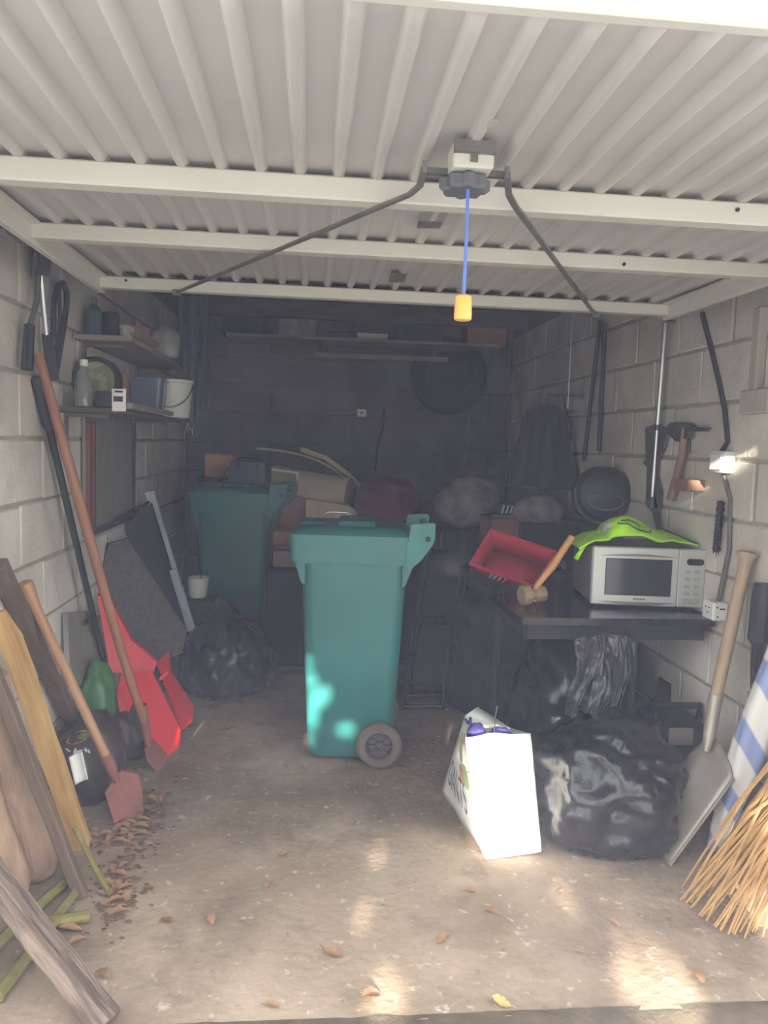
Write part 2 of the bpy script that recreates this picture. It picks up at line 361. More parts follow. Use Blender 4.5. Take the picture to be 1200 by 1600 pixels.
for pp in (la, ra):
    mb = MB()
    for a, b_ in zip(pp[:-1], pp[1:]): mb.bar(a, b_, .014, .007, bev=.001)
    mb.bar(pp[0]+Vector((0, 0, .012)), pp[0]-Vector((0, 0, .01)), .008, .008)
    e = pp[-1]; mb.box(e, (.03, .02, .02), bev=.003)
    mb.build('latch_rod', m_greysteel, dr)
for quad, mm in (([(668, 318), (708, 318), (690, 353), (655, 353)], mat('plate_grey', lin(150, 147, 150), .5)), ([(612, 428), (636, 428), (632, 441), (607, 441)], m_greysteel), ([(764, 189), (779, 189), (776, 201), (760, 201)], m_scuff)):
    MB().prism([gnd(a, b_, DZ-.003) for a, b_ in quad], .002, (0, 0, 1)).build('sheet_plate', mm, dr)
MB().prism([gnd(a, b_, DZ-.003) for a, b_ in ((654, 345), (691, 345), (688, 355), (651, 355))], -.003, (0, 0, 1)).build('plate_lip', m_greysteel, dr)

# pull cord with amber toggle
top = Vector((kx+.003, ky-.02, kz-.016)); bot = Vector((top.x, top.y, at(724, 464, top.y).z))
pc = thing('pull_cord', bot, 'blue pull cord with an amber toggle hanging from the door lock', 'pull cord')
MB().tube([top+Vector((0, 0, .02)), (top+bot)/2+Vector((.001, 0, 0)), bot], .0035, 8).build('cord', m_bluecord, pc)
MB().lathe([(.013, -.046), (.017, -.044), (.0178, -.036), (.0165, -.008), (.016, 0), (.013, .003), (.004, .003)], 20, Matrix.Translation(bot)).build('toggle', m_toggle, pc)

# ------------------------------------------------------------------ wheelie bins
def make_bin(loc, rz, label):
    t = thing('wheelie_bin', loc, label, 'wheelie bin', rz, 'wheelie bins')
    lv = [(.025, .17, .16, .04), (.05, .185, .175, .05), (.5, .207, .195, .05), (.90, .225, .212, .05), (.93, .226, .213, .05)]
    MB().loft([rrect(-a, a, -b_, b_, z, r) for z, a, b_, r in lv]).build('body', m_bin, t, False)
    MB().loft([rrect(-.272, .236, -.235, .235, z, .03) for z in (.892, .985)]).loft([rrect(-.262, .23, -.228, .228, z, .03) for z in (.884, .893)]).build('collar', m_bin, t, False)
    for sx in (-1, 1):
        for sy in (-1, 1):
            MB().prism([Vector((sx*.205, sy*.215, z)) + Vector((sx*d, 0, 0)) for d, z in ((0, .89), (.045, .89), (.015, .80), (0, .79))], .016*-sy, (0, 1, 0)).build('rib', m_bin, t, False)
    lid = MB().loft([rrect(-.276, .24, -.238, .238, .985, .03), rrect(-.276, .24, -.238, .238, 1.004, .03), rrect(-.262, .232, -.226, .226, 1.018, .04), rrect(-.225, .215, -.20, .20, 1.032, .05), rrect(-.20, .205, -.18, .18, 1.036, .05)]).build('lid', m_bin, t, False)
    MB().loft([rrect(-.09, .09, -.15, .15, 1.034, .03), rrect(-.075, .08, -.135, .135, 1.056, .03), rrect(-.06, .07, -.12, .12, 1.058, .03)]).build('raised_panel', m_bin, lid, False)
    MB().loft([rrect(-.25, -.13, -.1, .1, 1.030, .03), rrect(-.24, -.14, -.09, .09, 1.045, .03)]).build('grip', m_bin, lid, False)
    MB().tube([(-.15, .12, 1.03), (-.145, .12, 1.062), (-.13, .12, 1.07), (-.05, .12, 1.07), (-.035, .12, 1.062), (-.03, .12, 1.03)], .005, 8).build('wire_loop', m_alu, lid, False)
    for sy in (-1, 1):
        pts = [(.20, .90), (.232, .865), (.285, .915), (.325, .975), (.335, 1.0), (.335, 1.062), (.325, 1.068), (.235, 1.06), (.225, 1.0)]
        lug = MB().prism([Vector((a, sy*.232, z)) for a, z in pts], .03*-sy, (0, 1, 0)).build('hinge_lug', m_binlug, t, False)
        MB().lathe([(.012, 0), (.012, .004), (.006, .006), (.006, .002)], 14, Matrix.Translation((.305, sy*.232, 1.0)) @ Matrix.Rotation(-PI/2*sy, 4, 'X')).build('pivot_pin', m_blackpl, lug, False)
    MB().tube([(.31, -.22, 1.03), (.31, .22, 1.03)], .016, 12).build('handle_bar', m_bin, t, False)
    MB().tube([(.13, -.20, .1), (.13, .20, .1)], .011, 10).build('axle', m_greysteel, t, False)
    for sy in (-1, 1):
        mx = Matrix.Translation((.13, sy*.205, .1)) @ Matrix.Rotation(-PI/2*sy, 4, 'X')
        wh = MB().lathe([(.058, -.024), (.085, -.026), (.097, -.018), (.1, -.008), (.1, .008), (.097, .018), (.085, .026), (.062, .024), (.056, .014), (.056, -.014)], 36, mx).build('wheel', m_tyre, t, False)
        h = MB().lathe([(.058, -.012), (.058, .010), (.052, .018), (.048, .012), (.046, .004), (.022, .004), (.020, .020), (.012, .022), (.01, .016)], 30, mx)
        for k in range(8):
            a = 2*PI*k/8; d = mx.to_3x3() @ Vector((math.cos(a), math.sin(a), 0)); c = mx @ Vector((0, 0, .010))
            h.bar(c+d*.016, c+d*.05, .009, .012, up=mx.to_3x3() @ Vector((0, 0, 1)))
        h.build('hub', m_hub, wh, False)
    return t
bin_a = make_bin((.205, 3.40, 0), math.radians(-5), 'green wheelie bin in the middle of the floor, nearest the camera')
BRY, BRZ = 4.95, .06
binr = at(373, 880, BRY)
o = MB().box((binr.x, BRY, BRZ/2), (.5, .5, BRZ), bev=.006).build('paving_slab', m_mortar); tag(o, 'concrete slab under the rear wheelie bin', 'slab')
bin_b = dup(bin_a, (binr.x, BRY, BRZ), math.radians(-7), 'green wheelie bin at the back with a black case on its lid')

# black case on the rear bin's lid
c = Vector((at(391, 740, BRY).x, BRY, BRZ+1.058))
bc = thing('carry_case', c, 'small black case on the rear bin lid', 'case', math.radians(-9))
MB().loft([rrect(-.12, .12, -.09, .09, z, .02) for z in (.002, .105)]).loft([rrect(-.115, .115, -.085, .085, z, .02) for z in (.105, .135)]).build('case_body', m_teal, bc, False)
MB().tube([(-.08, 0, .135), (-.07, 0, .155), (.07, 0, .155), (.08, 0, .135)], .007, 8).build('case_handle', m_blackpl, bc, False)
MB().tube([(-.12, -.05, .10), (-.16, -.06, .03), (-.155, -.06, .015), (-.12, -.05, .02)], .004, 6).build('strap', m_blackmatt, bc, False)
for k in (-1, 1): MB().box((k*.06, -.088, .11), (.03, .006, .03)).build('latch', m_blackpl, bc, False)

# ------------------------------------------------------------------ table with microwave
TZ = .755
p0 = gnd(812, 965, TZ); TX0 = p0.x; TX1 = XR-.02; TY0 = p0.y; TY1 = 4.1
tb = thing('folding_table', ((TX0+TX1)/2, (TY0+TY1)/2, 0), 'glossy black table along the right wall carrying the microwave', 'table')
MB().loft([rrect(TX0, TX1, TY0, TY1, z, .03) for z in (TZ-.028, TZ)]).build('table_top', m_blackgloss, tb)
MB().box(((TX0+TX1)/2, TY0+.04, TZ-.06), (TX1-TX0-.08, .02, .06)).box((TX0+.04, (TY0+TY1)/2, TZ-.06), (.02, TY1-TY0-.08, .06)).build('apron', m_blackmatt, tb)
for xx, yy in ((TX0+.06, TY0+.55), (1.29, TY0+.10), (TX0+.06, TY1-.08), (1.29, TY1-.08)):
    MB().tube([(xx, yy, 0), (xx, yy, TZ-.028)], .016, 10).build('leg', m_blackmatt, tb)

# microwave
q0 = gnd(922, 948, TZ); q1 = gnd(1107, 958, TZ)
mwx = (q1-q0); mwx.z = 0; MWW = .455; ang = math.atan2(mwx.y, mwx.x)*.6
mw = thing('microwave_oven', (q0.x, q0.y, TZ), 'silver microwave oven on the black table', 'microwave', ang)
MWH, MWD = .238, .34
body = MB().box((MWW/2, MWD/2+.02, MWH/2+.012), (MWW, MWD, MWH-.01), bev=.006).build('case', m_silverside, mw, False)
for fx in (.04, MWW-.04):
    for fy in (.06, MWD-.03): MB().lathe([(.014, 0), (.014, .014)], 10, Matrix.Translation((fx, fy, 0))).build('foot', m_blackpl, mw, False)
DW = .345
def curved(x0, x1, z0, z1, y0, y1): # front slab bulging toward the viewer
    return MB().loft([[Vector((x0+(x1-x0)*u, y, z)) for (y, z) in ((y0-.012*math.sin(PI*u), z0+.010*math.sin(PI*u)), (y0-.012*math.sin(PI*u), z1-.006*math.sin(PI*u)), (y1, z1), (y1, z0))] for u in [k/10 for k in range(11)]])
door = MB().box((DW/2, .008, MWH/2+.012), (DW, .026, MWH), bev=.005).build('door', m_silver, mw, False)
mbz = MB().box((.185, -.007, .129), (.265, .006, .150), bev=.002)
mbz.build('window', m_glass, door, False)
top_l = [Vector((.035+.30*k/10, -.0065, .214+.010*math.sin(PI*k/10))) for k in range(11)]
MB().prism(top_l, .003, (0, -1, 0)).build('trim_arc', m_silverside, door, False)
MB().prism([Vector((.035+.30*k/10, -.0065, .028-.012*math.sin(PI*k/10))) for k in range(11)], .003, (0, -1, 0)).build('trim_arc', m_silverside, door, False)
mk = MB()
for k in range(7): mk.box((.172+.007*k, -.0068, .040), (.0045, .002, .007))
mk.build('maker_mark', m_ink, door, False)
cp = MB().box((DW+(MWW-DW)/2, .008, MWH/2+.012), (MWW-DW-.003, .026, MWH), bev=.005).build('control_panel', m_silver, mw, False)
MB().loft([[Vector((p.x, -.0065-d, p.y)) for p in rrect(DW+.03, MWW-.012, .186, .212, 0, .0125)] for d in (0, .003)]).build('display', m_blackgloss, cp, False)
for r in range(4):
    for k in range(2): MB().box((DW+.038+k*.036, -.006, .158-.030*r), (.024, .004, .012), bev=.0015).build('button', m_button, cp, False)
MB().box((DW+.055, -.006, .038), (.07, .004, .022), bev=.002).build('button', m_button, cp, False)

# lime vest on the microwave
v0 = Vector((q0.x, q0.y, TZ+MWH+.015))
vt = thing('hi_vis_vest', v0, 'crumpled lime green high-visibility vest on top of the microwave', 'vest', ang)
def vest(u, v):
    x = -.055+u*.49; y = .004+v*.25
    env = math.sin(PI*min(1, max(0, u*1.02)))**.5 * (1 if u > .25 else .6)
    h = .012+env*(.042+.062*math.exp(-((u-.42)/.2)**2))*math.sin(PI*(v*.9+.05))**.6
    h += .014*noise.noise(Vector((u*7, v*6, 3)))*env
    if u < .13: h -= (.13-u)*.22
    y += .02*math.sin(u*9)
    if u > .7: y += (u-.7)*.05*(.5-v)*4
    return Vector((x, y, max(h, -.05 if u < .13 else .004)))
g = MB().grid(vest, 60, 30).build('cloth', m_lime, vt, False, ang=80)
g.modifiers.new('thickness', 'SOLIDIFY').thickness = .006
def vp(u, v, d=.004): p = vest(u, v); return p+Vector((0, -.004, d))
MB().tube([vp(.33, .22), vp(.40, .16), vp(.47, .08), vp(.53, .06), vp(.575, .09), vp(.58, .14)], .003, 6).build('piping', m_darkline, vt, False)
MB().tube([vp(.36, .26), vp(.42, .27), vp(.47, .22), vp(.50, .17)], .003, 6).build('piping', m_darkline, vt, False)
MB().tube([vp(.80, .6), vp(.88, .4), vp(.95, .2), vp(.99, .1), vp(.985, .02)], .003, 6).build('piping', m_darkline, vt, False)
MB().grid(lambda a, b_: vp(.24+.05*a, .15+.25*b_, .005), 4, 6).build('reflective_patch', m_whitepl, vt, False)
MB().grid(lambda a, b_: Vector((-.05+.05*a+.01*math.sin(b_*9), .06+.03*b_+.03*a, .005-.055*(1-a)-.03*b_*(1-a))), 8, 8).build('loose_strap', m_lime, vt, False)

# socket box, conduit, junction box and cable on the right wall
sk = onx(1117, 953, XR-.045)
s_ = thing('socket_box', sk, 'white plug socket box beside the microwave', 'socket')
MB().box(sk, (.06, .085, .07), bev=.006).build('box', m_whitepl, s_)
for dy, dz in ((-.012, .012), (.012, .012), (0, -.008)):
    MB().box(sk+Vector((-.0305, dy, dz)), (.003, .007, .004)).build('slot', m_blackpl, s_)
for dx, dz, w in ((.005, .012, .02), (-.012, -.018, .006), (-.015, .018, .006)): MB().box(sk+Vector((dx, -.0435, dz)), (w, .003, .005)).build('slot', m_blackpl, s_)
jb = onx(1129, 722, XR-.03)
j_ = thing('junction_box', jb, 'white junction box on the right wall, glaring in the sun', 'junction box')
MB().box(jb, (.05, .10, .085), bev=.008, seg=2).build('box', m_whitepl, j_)
MB().box(jb+Vector((-.027, .0, 0)), (.008, .08, .065), bev=.003).build('cover', m_whitepl, j_)
c0 = onx(1097, 490, XR-.02)
pts = [onx(a, b_, XR-.022) for a, b_ in ((1097, 490), (1110, 540), (1122, 590), (1132, 640), (1137, 690))]+[jb+Vector((.005, .02, .042))]
tag(MB().tube(pts, .010, 8).build('power_cable', m_blackpl), 'black cable running down the right wall to the white junction box', 'cable')
pts = [jb+Vector((.005, 0, -.042)), onx(1141, 780, XR-.02), onx(1139, 860, XR-.02), sk+Vector((.012, 0, .036))]
tag(MB().tube(pts, .009, 8).build('conduit', m_greysteel), 'grey conduit between the junction box and the plug socket', 'conduit')
# black brush strip by the conduit
br = [onx(1127, 783, XR-.02), onx(1119, 862, XR-.02)]
b_t = thing('hanging_brush', (br[0]+br[1])/2, 'black bristle brush hanging on the wall beside the conduit', 'brush')
MB().bar(br[0], br[1], .02, .02).build('brush_back', m_blackmatt, b_t)
mb = MB()
for k in range(160):
    a = br[0].lerp(br[1], random.random()); mb.tube([a, a+Vector((-.01, random.uniform(-.05, .02), random.uniform(-.03, .01)))], .0016, 3, False)
o = mb.build('bristles', m_blackmatt, b_t); o['kind'] = 'stuff'

# red crate and hammer on the table
cr = gnd(800, 905, TZ+.0)
crx = Vector((.98, 3.42, TZ))
cc = at(800, 885, 3.42)
ct = thing('red_tray', (cc.x, 3.42, TZ), 'red plastic tray tipped up on the table beside the hammer', 'tray', rot=Euler((math.radians(38), math.radians(14), math.radians(-30))))
L_, Wd, Hh = .15, .11, .09
def ring(l, w, z): return [Vector((sx*l, sy*w, z)) for sx, sy in ((-1, -1), (1, -1), (1, 1), (-1, 1))]
mb = MB().loft([ring(L_*.8, Wd*.8, .0), ring(L_, Wd, Hh), ring(L_+.012, Wd+.012, Hh), ring(L_+.012, Wd+.012, Hh-.01), ring(L_+.004, Wd+.004, Hh-.01)], closed=False)
mb.add(ring(L_*.8, Wd*.8, 0), [(0, 1, 2, 3)])
o = mb.build('tray_shell', m_redcrate, ct, False); o.modifiers.new('t', 'SOLIDIFY').thickness = .003
ct.location = Vector((cc.x, 3.42, TZ+.075))
for k in range(4): MB().bar((-.07+.022*k, -Wd*.86-.005, .02), (-.05+.022*k, -Wd*.98-.005, .07), .005, .004).build('label_stripe', m_whitepl, ct, False)
hd = gnd(832, 948, TZ); hd2 = hd+Vector((0, .03, .044))
hm = thing('lump_hammer', (hd2.x, hd2.y, TZ), 'hammer with a tan head and orange wooden handle leaning on the microwave', 'hammer')
dirh = Vector((1, .25, .05)).normalized()
MB().tube([hd2-dirh*.045, hd2-dirh*.04, hd2-dirh*.012, hd2-dirh*.005, hd2+dirh*.018, hd2+dirh*.024, hd2+dirh*.058, hd2+dirh*.062], [.036, .042, .042, .026, .026, .033, .033, .028], 10).build('head', mat('hammer_head', lin(150, 128, 98), .7, col2=lin(120, 98, 72), scale=14, bump=.2), hm)
he = at(894, 838, q0.y+.03)
MB().tube([hd2+dirh*.012-Vector((0, 0, .03)), hd2+dirh*.016+Vector((.005, 0, .03)), hd2.lerp(he, .5)+Vector((.004, 0, -.004)), he], [.012, .012, .016, .014], 12).build('handle', mat('orange_handle', lin(206, 150, 96), .55, col2=lin(180, 120, 70), scale=6, stretch=(9, 9, 2)), hm)
# glove / grey pad lying behind the hammer
gp = gnd(880, 890, TZ)
o = MB().blob((gp.x, gp.y, TZ+.025), (.055, .035, .022), lambda d: d*(1+.25*noise.noise(d*3)), 3).build('grey_pad', m_greycloth)
tag(o, 'small grey pad on the table between the tray and the microwave', 'pad')

# ------------------------------------------------------------------ white shopping bag
A = gnd(760, 1343); B = gnd(846, 1331); C_ = gnd(690, 1236); D = B+(C_-A)
At = at(728, 1152, 2.53); Bt = at(829, 1146, 2.60); Ct = at(727, 1118, 2.90); Dt = at(800, 1138, 2.98); Pk = at(746, 1104, 2.98)
sb = thing('shopping_bag', (A+D)/2, 'white woven shopping bag printed GIANTS, standing on the floor', 'shopping bag')
def quadgrid(a, b_, c, d, dep, seed, n=12):   # a,b bottom ; c,d top
    nrm = (b_-a).cross(c-a).normalized()
    def fn(u, v):
        p = a.lerp(b_, u).lerp(c.lerp(d, u), v)
        e = math.sin(PI*u)*math.sin(PI*min(1, v*1.0))
        return p+nrm*(dep*e+.006*noise.noise(Vector((u*5+seed, v*5, seed)))*math.sin(PI*u))
    return MB().grid(fn, n, n), fn
mb, fend = quadgrid(A, B, At, Bt, .012, 1.0)
def gus(u, v):
    p = fend(u, v); p.y += .03*max(0, v-.55)*math.exp(-((u-.42)/.2)**2)*2; return p
for nm, fn_ in (('end_panel', gus),):
    o = MB().grid(fn_, 14, 14).build(nm, m_white, sb); o.modifiers.new('t', 'SOLIDIFY').thickness = .002
mb, fside = quadgrid(C_, A, Ct, At, .02, 4.0)
side = mb.build('printed_panel', m_white, sb); side.modifiers.new('t', 'SOLIDIFY').thickness = .002
mb, fb = quadgrid(D, C_, Dt, Ct, .01, 7.0); o = mb.build('end_panel', m_white, sb); o.modifiers.new('t', 'SOLIDIFY').thickness = .002
mb, fr = quadgrid(B, D, Bt, Dt, .01, 9.0); o = mb.build('back_panel', m_white, sb); o.modifiers.new('t', 'SOLIDIFY').thickness = .002
o = MB().add([Ct, Dt, Pk], [(0, 1, 2)]).build('flap', m_white, sb); o.modifiers.new('t', 'SOLIDIFY').thickness = .002
o = MB().add([A+Vector((0, 0, .004)), B+Vector((0, 0, .004)), D+Vector((0, 0, .004)), C_+Vector((0, 0, .004))], [(0, 1, 2, 3)]).build('bag_base', m_white, sb)
MB().blob((Ct+At)/2+Vector((.05, .03, -.05)), (.035, .05, .05), lambda d: d*(1+.2*noise.noise(d*2)), 3).build('blue_bundle', m_purple, sb)
MB().blob((Bt+Dt)/2+Vector((-.07, .02, -.04)), (.05, .06, .045), lambda d: d*(1+.2*noise.noise(d*2)), 3).build('blue_bundle', m_purple, sb)
k0 = at(772, 1140, 2.75)
MB().tube([k0-Vector((0, 0, .06)), k0, at(774, 1120, 2.75), at(777, 1103, 2.75)], .0022, 6).build('wire', m_alu, sb)
MB().tube([At.lerp(Ct, .8), at(731, 1130, 2.75), at(735, 1122, 2.8), at(736, 1145, 2.78)], .006, 6).build('carry_handle', m_purple, sb)
# print on the side: word, pods, peas, tendrils; laid on the panel surface
def onpanel(u, v, d=.0035):
    e = 1e-3; p = fside(u, v); n_ = (fside(u+e, v)-p).cross(fside(u, v+e)-p).normalized()
    if n_.x > 0: n_ = -n_
    return p+n_*d
cu = bpy.data.curves.new('txt', 'FONT'); cu.body = 'GIANTS'; cu.size = 1; cu.fill_mode = 'FRONT'
to = bpy.data.objects.new('txt', cu); COL.objects.link(to); bpy.context.view_layer.update()
tm = bpy.data.meshes.new_from_object(to.evaluated_get(bpy.context.evaluated_depsgraph_get())); bpy.data.objects.remove(to)
xs = [v.co.x for v in tm.vertices]; x0_, x1_ = min(xs), max(xs)
bb = bmesh.new(); bb.from_mesh(tm); bmesh.ops.triangulate(bb, faces=bb.faces[:]); bmesh.ops.subdivide_edges(bb, edges=bb.edges[:], cuts=1)
for v in bb.verts:
    u = .10+.62*(v.co.x-x0_)/(x1_-x0_); w = .20+.30*v.co.y/.7; v.co = onpanel(u, w)
me = bpy.data.meshes.new('lettering'); bb.to_mesh(me); bb.free(); me.materials.append(m_ink)
o = bpy.data.objects.new('lettering', me); COL.objects.link(o); o.data.transform(abs_world(sb).inverted()); o.parent = sb
def disc(cu_, cv, ru, rv, mt, nm, rot=0.0):
    mb = MB(); n_ = 18
    ptsd = [onpanel(cu_+ru*math.cos(a)*math.cos(rot)-rv*math.sin(a)*math.sin(rot), cv+ru*math.cos(a)*math.sin(rot)+rv*math.sin(a)*math.cos(rot), .003) for a in [2*PI*k/n_ for k in range(n_)]]
    mb.add([onpanel(cu_, cv, .0032)]+ptsd, [(0, k+1, (k+1) % n_+1) for k in range(n_)]); return mb.build(nm, mt, sb)
disc(.50, .78, .20, .075, m_greenprint, 'printed_pod', -.5); disc(.75, .58, .13, .10, m_greenprint, 'printed_pod', -.3); disc(.62, .56, .10, .08, m_orange, 'printed_carrot', -.4); disc(.2, .74, .08, .07, m_orange, 'printed_carrot', .3); disc(.65, .9, .1, .06, m_orange, 'printed_carrot', .3)
def tend(pts): MB().tube([onpanel(u, v, .002) for u, v in pts], .0022, 5).build('printed_tendril', m_greenprint, sb)
tend([(.86, .66), (.95, .70), (.97, .78), (.92, .84)]); tend([(.87, .52), (.95, .52), (.96, .57), (.90, .58)]); tend([(.8, .5), (.93, .45), (.95, .36), (.88, .30)])

# ------------------------------------------------------------------ black sacks
def sack(name, c, rad, seed, label, m=m_bag, sub=5, rot=None, fold=.10, neck=None, cat='bin bag'):
    def fn(d):
        a = math.atan2(d.y, d.x); f = 1.0
        w = noise.noise(Vector((d.x*1.5, d.y*1.5, d.z*1.2))+Vector((seed, 0, 0)))*.22
        w2 = noise.noise(Vector((d.x*2, d.y*2, d.z*2+seed)))
        if neck:
            r = 1-abs(noise.noise(Vector((d.x*5+seed, d.y*5, d.z*1.4+w2))))*2.4; r2 = 1-abs(noise.noise(Vector((d.x*11+seed, d.y*11, d.z*3))))*2.4
        else:
            zz = d.z+.35*w2+.25*d.x
            r = 1-abs(noise.noise(Vector((d.x*1.6+seed, d.y*1.6, zz*5))))*2.4; r2 = 1-abs(noise.noise(Vector((d.x*3.2+seed, d.y*3.2, zz*11))))*2.4
        p = d*(f+w+fold*.75*r+fold*.35*r2)
        if p.z < -.72: p.z = -.72-(p.z+.72)*-.12
        if neck and d.z > .55:
            k = (d.z-.55)/.45; p.x *= 1-.6*k; p.y *= 1-.6*k; p.z += k*neck
        return p
    o = MB().blob((0, 0, 0), rad, fn, sub, rot).build(name, m, ang=180)
    zmin = min(v.co.z for v in o.data.vertices); o.location = Vector((c[0], c[1], c[2]-zmin))
    return tag(o, label, cat)
p = gnd(962, 1320); sack('bin_bag', (p.x+.0, p.y+.09, 0), (.27, .25, .235), 3.3, 'large slumped black bin bag on the floor beside the white shopping bag', fold=.12)
p = gnd(900, 1235); sack('bin_bag', (p.x+.05, p.y+.28, 0), (.26, .24, .34), 9.1, 'black bin bag stacked behind the slumped one, under the table', fold=.10)
p = gnd(345, 1098); sack('bin_bag', (p.x, p.y+.20, 0), (.24, .2, .23), 5.7, 'shiny tied black bin bag in front of the rear wheelie bin', neck=.3, fold=.13)
p = gnd(292, 1085); sack('bin_bag', (p.x-.05, p.y+.14, 0), (.13, .13, .19), 12.4, 'small black bin bag between the red sledge and the tied bin bag', fold=.12)
p = at(845, 1040, 3.55); sack('bin_bag', (p.x, 3.78, 0), (.22, .18, .34), 15.2, 'tall black bin bag in the dark under the table', m_blackmatt, fold=.08)
p = at(760, 1000, 3.9); sack('storage_sack', (p.x-.02, 4.0, 0), (.2, .25, .36), 18.2, 'dark bulky sack left of the table under the red tray', m_blackmatt, fold=.05, cat='sack')

# torn grey bag hanging from the table edge
hb0 = at(925, 975, TY0-.02)
def hang(u, v):
    v = max(0, v)
    xl = .985+.02*math.sin(v*5)-.012*v; xr = 1.225-.05*v*v
    if v > .62: k = (v-.62)/.38; xl = xl+(.02)*k; xr = xr+(-.03)*k
    x = xl+(xr-xl)*u
    zb = .39-.06*math.exp(-((u-.72)/.16)**2)+.03*math.exp(-((u-.38)/.2)**2)
    zt = TZ-.045-.035*(1-min(1, u*3))**1.5-.03*max(0, u-.8)*5+.012*noise.noise(Vector((u*11, 0, 3)))
    z = zt+(zb-zt)*v
    fx = .72+(u-.72)*(1-.35*v)
    f = (1-abs(noise.noise(Vector((fx*13, v*1.3, 5))))*2.2)*.022+noise.noise(Vector((u*5, v*4, 9)))*.03+(1-abs(noise.noise(Vector((u*24, v*14, 2))))*2)*.006*(1-v*.5)
    return Vector((x, TY0-.035-.05*math.sin(PI*u)*(.3+.7*v)-f, z))
o = MB().grid(hang, 70, 50).build('torn_bag', m_baggrey, ang=180); o.modifiers.new('t', 'SOLIDIFY').thickness = .0015
tag(o, 'shiny grey-black plastic bag hanging from the table front edge', 'plastic bag')

# ------------------------------------------------------------------ left wall: shelves and what stands on them
def shelf(y0, y1, z, dep, label, m=m_palewood):
    t = thing('wall_shelf', (XL, (y0+y1)/2, z), label, 'shelf')
    MB().box((XL+.012+dep/2, (y0+y1)/2, z-.011), (dep, y1-y0, .022), bev=.003).build('board', m, t)
    for y in (y0+.15, y1-.15):
        MB().box((XL+.018, y, z-.10), (.012, .025, .16)).box((XL+.02+dep*.35, y, z-.029), (dep*.7, .025, .012)).build('bracket', m_greysteel, t)
    return t
SZ1, SZ2 = 1.495, 1.80
shelf(3.05, 4.55, SZ1, .24, 'lower wooden shelf on the left wall, holding jars, tins and a white bucket', m_joist)
shelf(3.3, 4.6, SZ2, .24, 'upper wooden shelf on the left wall under the open door', m_palewood)
def stand(px, Y, z): # point on a shelf under a pixel column
    p = at(px, 640, Y); return Vector((p.x, Y, z))
# glass jar
p = stand(131, 3.10, SZ1); j_ = thing('glass_jar', p, 'clear glass bottle at the near end of the lower shelf', 'bottle')
MB().lathe([(.028, 0), (.034, .004), (.034, .10), (.014, .135), (.013, .16)], 20, Matrix.Translation(p)).build('glass', m_jar, j_)
MB().lathe([(.016, .158), (.016, .182), (.012, .184)], 16, Matrix.Translation(p)).build('cap', m_whitepl, j_)
# round tin with printed label
p = stand(152, 3.34, SZ1); t = thing('round_tin', p, 'dark round tin lying on edge with a colourful label on the lower shelf', 'tin')
mx = Matrix.Translation(p+Vector((0, 0, .118))) @ Matrix.Rotation(PI/2, 4, 'X')
MB().lathe([(.095, -.03), (.10, -.028), (.10, .028), (.095, .03), (.09, .024)], 28, mx).build('tin_body', m_blackmatt, t)
MB().lathe([(.078, .024), (.078, .027)], 28, mx).build('label_disc', mat('tin_label', lin(120, 128, 84), .5, col2=lin(190, 180, 160), scale=26, lo=.45, hi=.55), t)
MB().box(p+Vector((0, 0, .009)), (.09, .06, .018), bev=.003).build('stand_block', m_woodred, t)
# spotted carton
p = stand(188, 3.62, SZ1); t = thing('spotted_carton', p, 'narrow dark carton with orange spots on the lower shelf', 'carton')
MB().box(p+Vector((0, 0, .085)), (.065, .06, .17), bev=.002).build('carton_body', m_carddk, t)
for r in range(4):
    for k in range(2): MB().lathe([(.010, 0), (.010, .002)], 10, Matrix.Translation(p+Vector((-.014+.028*k, -.0305, .05+.03*r))) @ Matrix.Rotation(PI/2, 4, 'X')).build('printed_spot', m_orange, t)
# black box with price ticket hanging over the shelf front
p = stand(166, 3.06, SZ1); t = thing('ticketed_box', p, 'black box with a white ticket at the front of the lower shelf', 'box')
MB().box(p+Vector((.012, 0.02, .032)), (.11, .05, .06), bev=.003).build('box_body', m_blackmatt, t)
MB().box(p+Vector((.05, -.010, .03)), (.052, .006, .085), bev=.001).build('ticket', m_whitepl, t)
MB().box(p+Vector((.048, -.0145, .034)), (.034, .003, .020)).build('ticket_print', m_blackmatt, t)
MB().box(p+Vector((.05, -.0145, .062)), (.03, .003, .007)).build('ticket_print', m_blackmatt, t)
# clear blue tub
p = stand(231, 4.02, SZ1); t = thing('clear_tub', p, 'translucent blue tub beside the white bucket on the lower shelf', 'tub')
MB().loft([rrect(p.x-a, p.x+a, p.y-a, p.y+a, p.z+z, .02) for z, a in ((0, .07), (.17, .085))]).build('tub_body', m_tub, t)
MB().loft([rrect(p.x-a, p.x+a, p.y-a, p.y+a, p.z+z, .02) for z, a in ((.17, .09), (.185, .09))]).build('tub_lid', m_tub, t)
# white bucket
p = stand(270, 4.28, SZ1); t = thing('white_bucket', p, 'white plastic bucket with a wire handle on the lower shelf', 'bucket')
MB().lathe([(.085, 0), (.088, .004), (.105, .18), (.11, .185), (.11, .20), (.104, .20), (.10, .18), (.083, .01)], 28, Matrix.Translation(p)).build('pail', m_whitepl, t)
MB().tube([p+Vector((.108*math.cos(a), -.108*math.sin(a)*1.0, .18-.16*math.sin(a)*.8)) for a in [PI*k/14 for k in range(15)]], .003, 6).build('wire_handle', m_greysteel, t)
# light plank and rubble of stores on the lower shelf
o = MB().box(stand(238, 3.55, SZ1)+Vector((0, 0, .012)), (.03, .9, .022)).build('short_plank', m_palewood); tag(o, 'thin pale plank lying along the front of the lower shelf', 'plank')
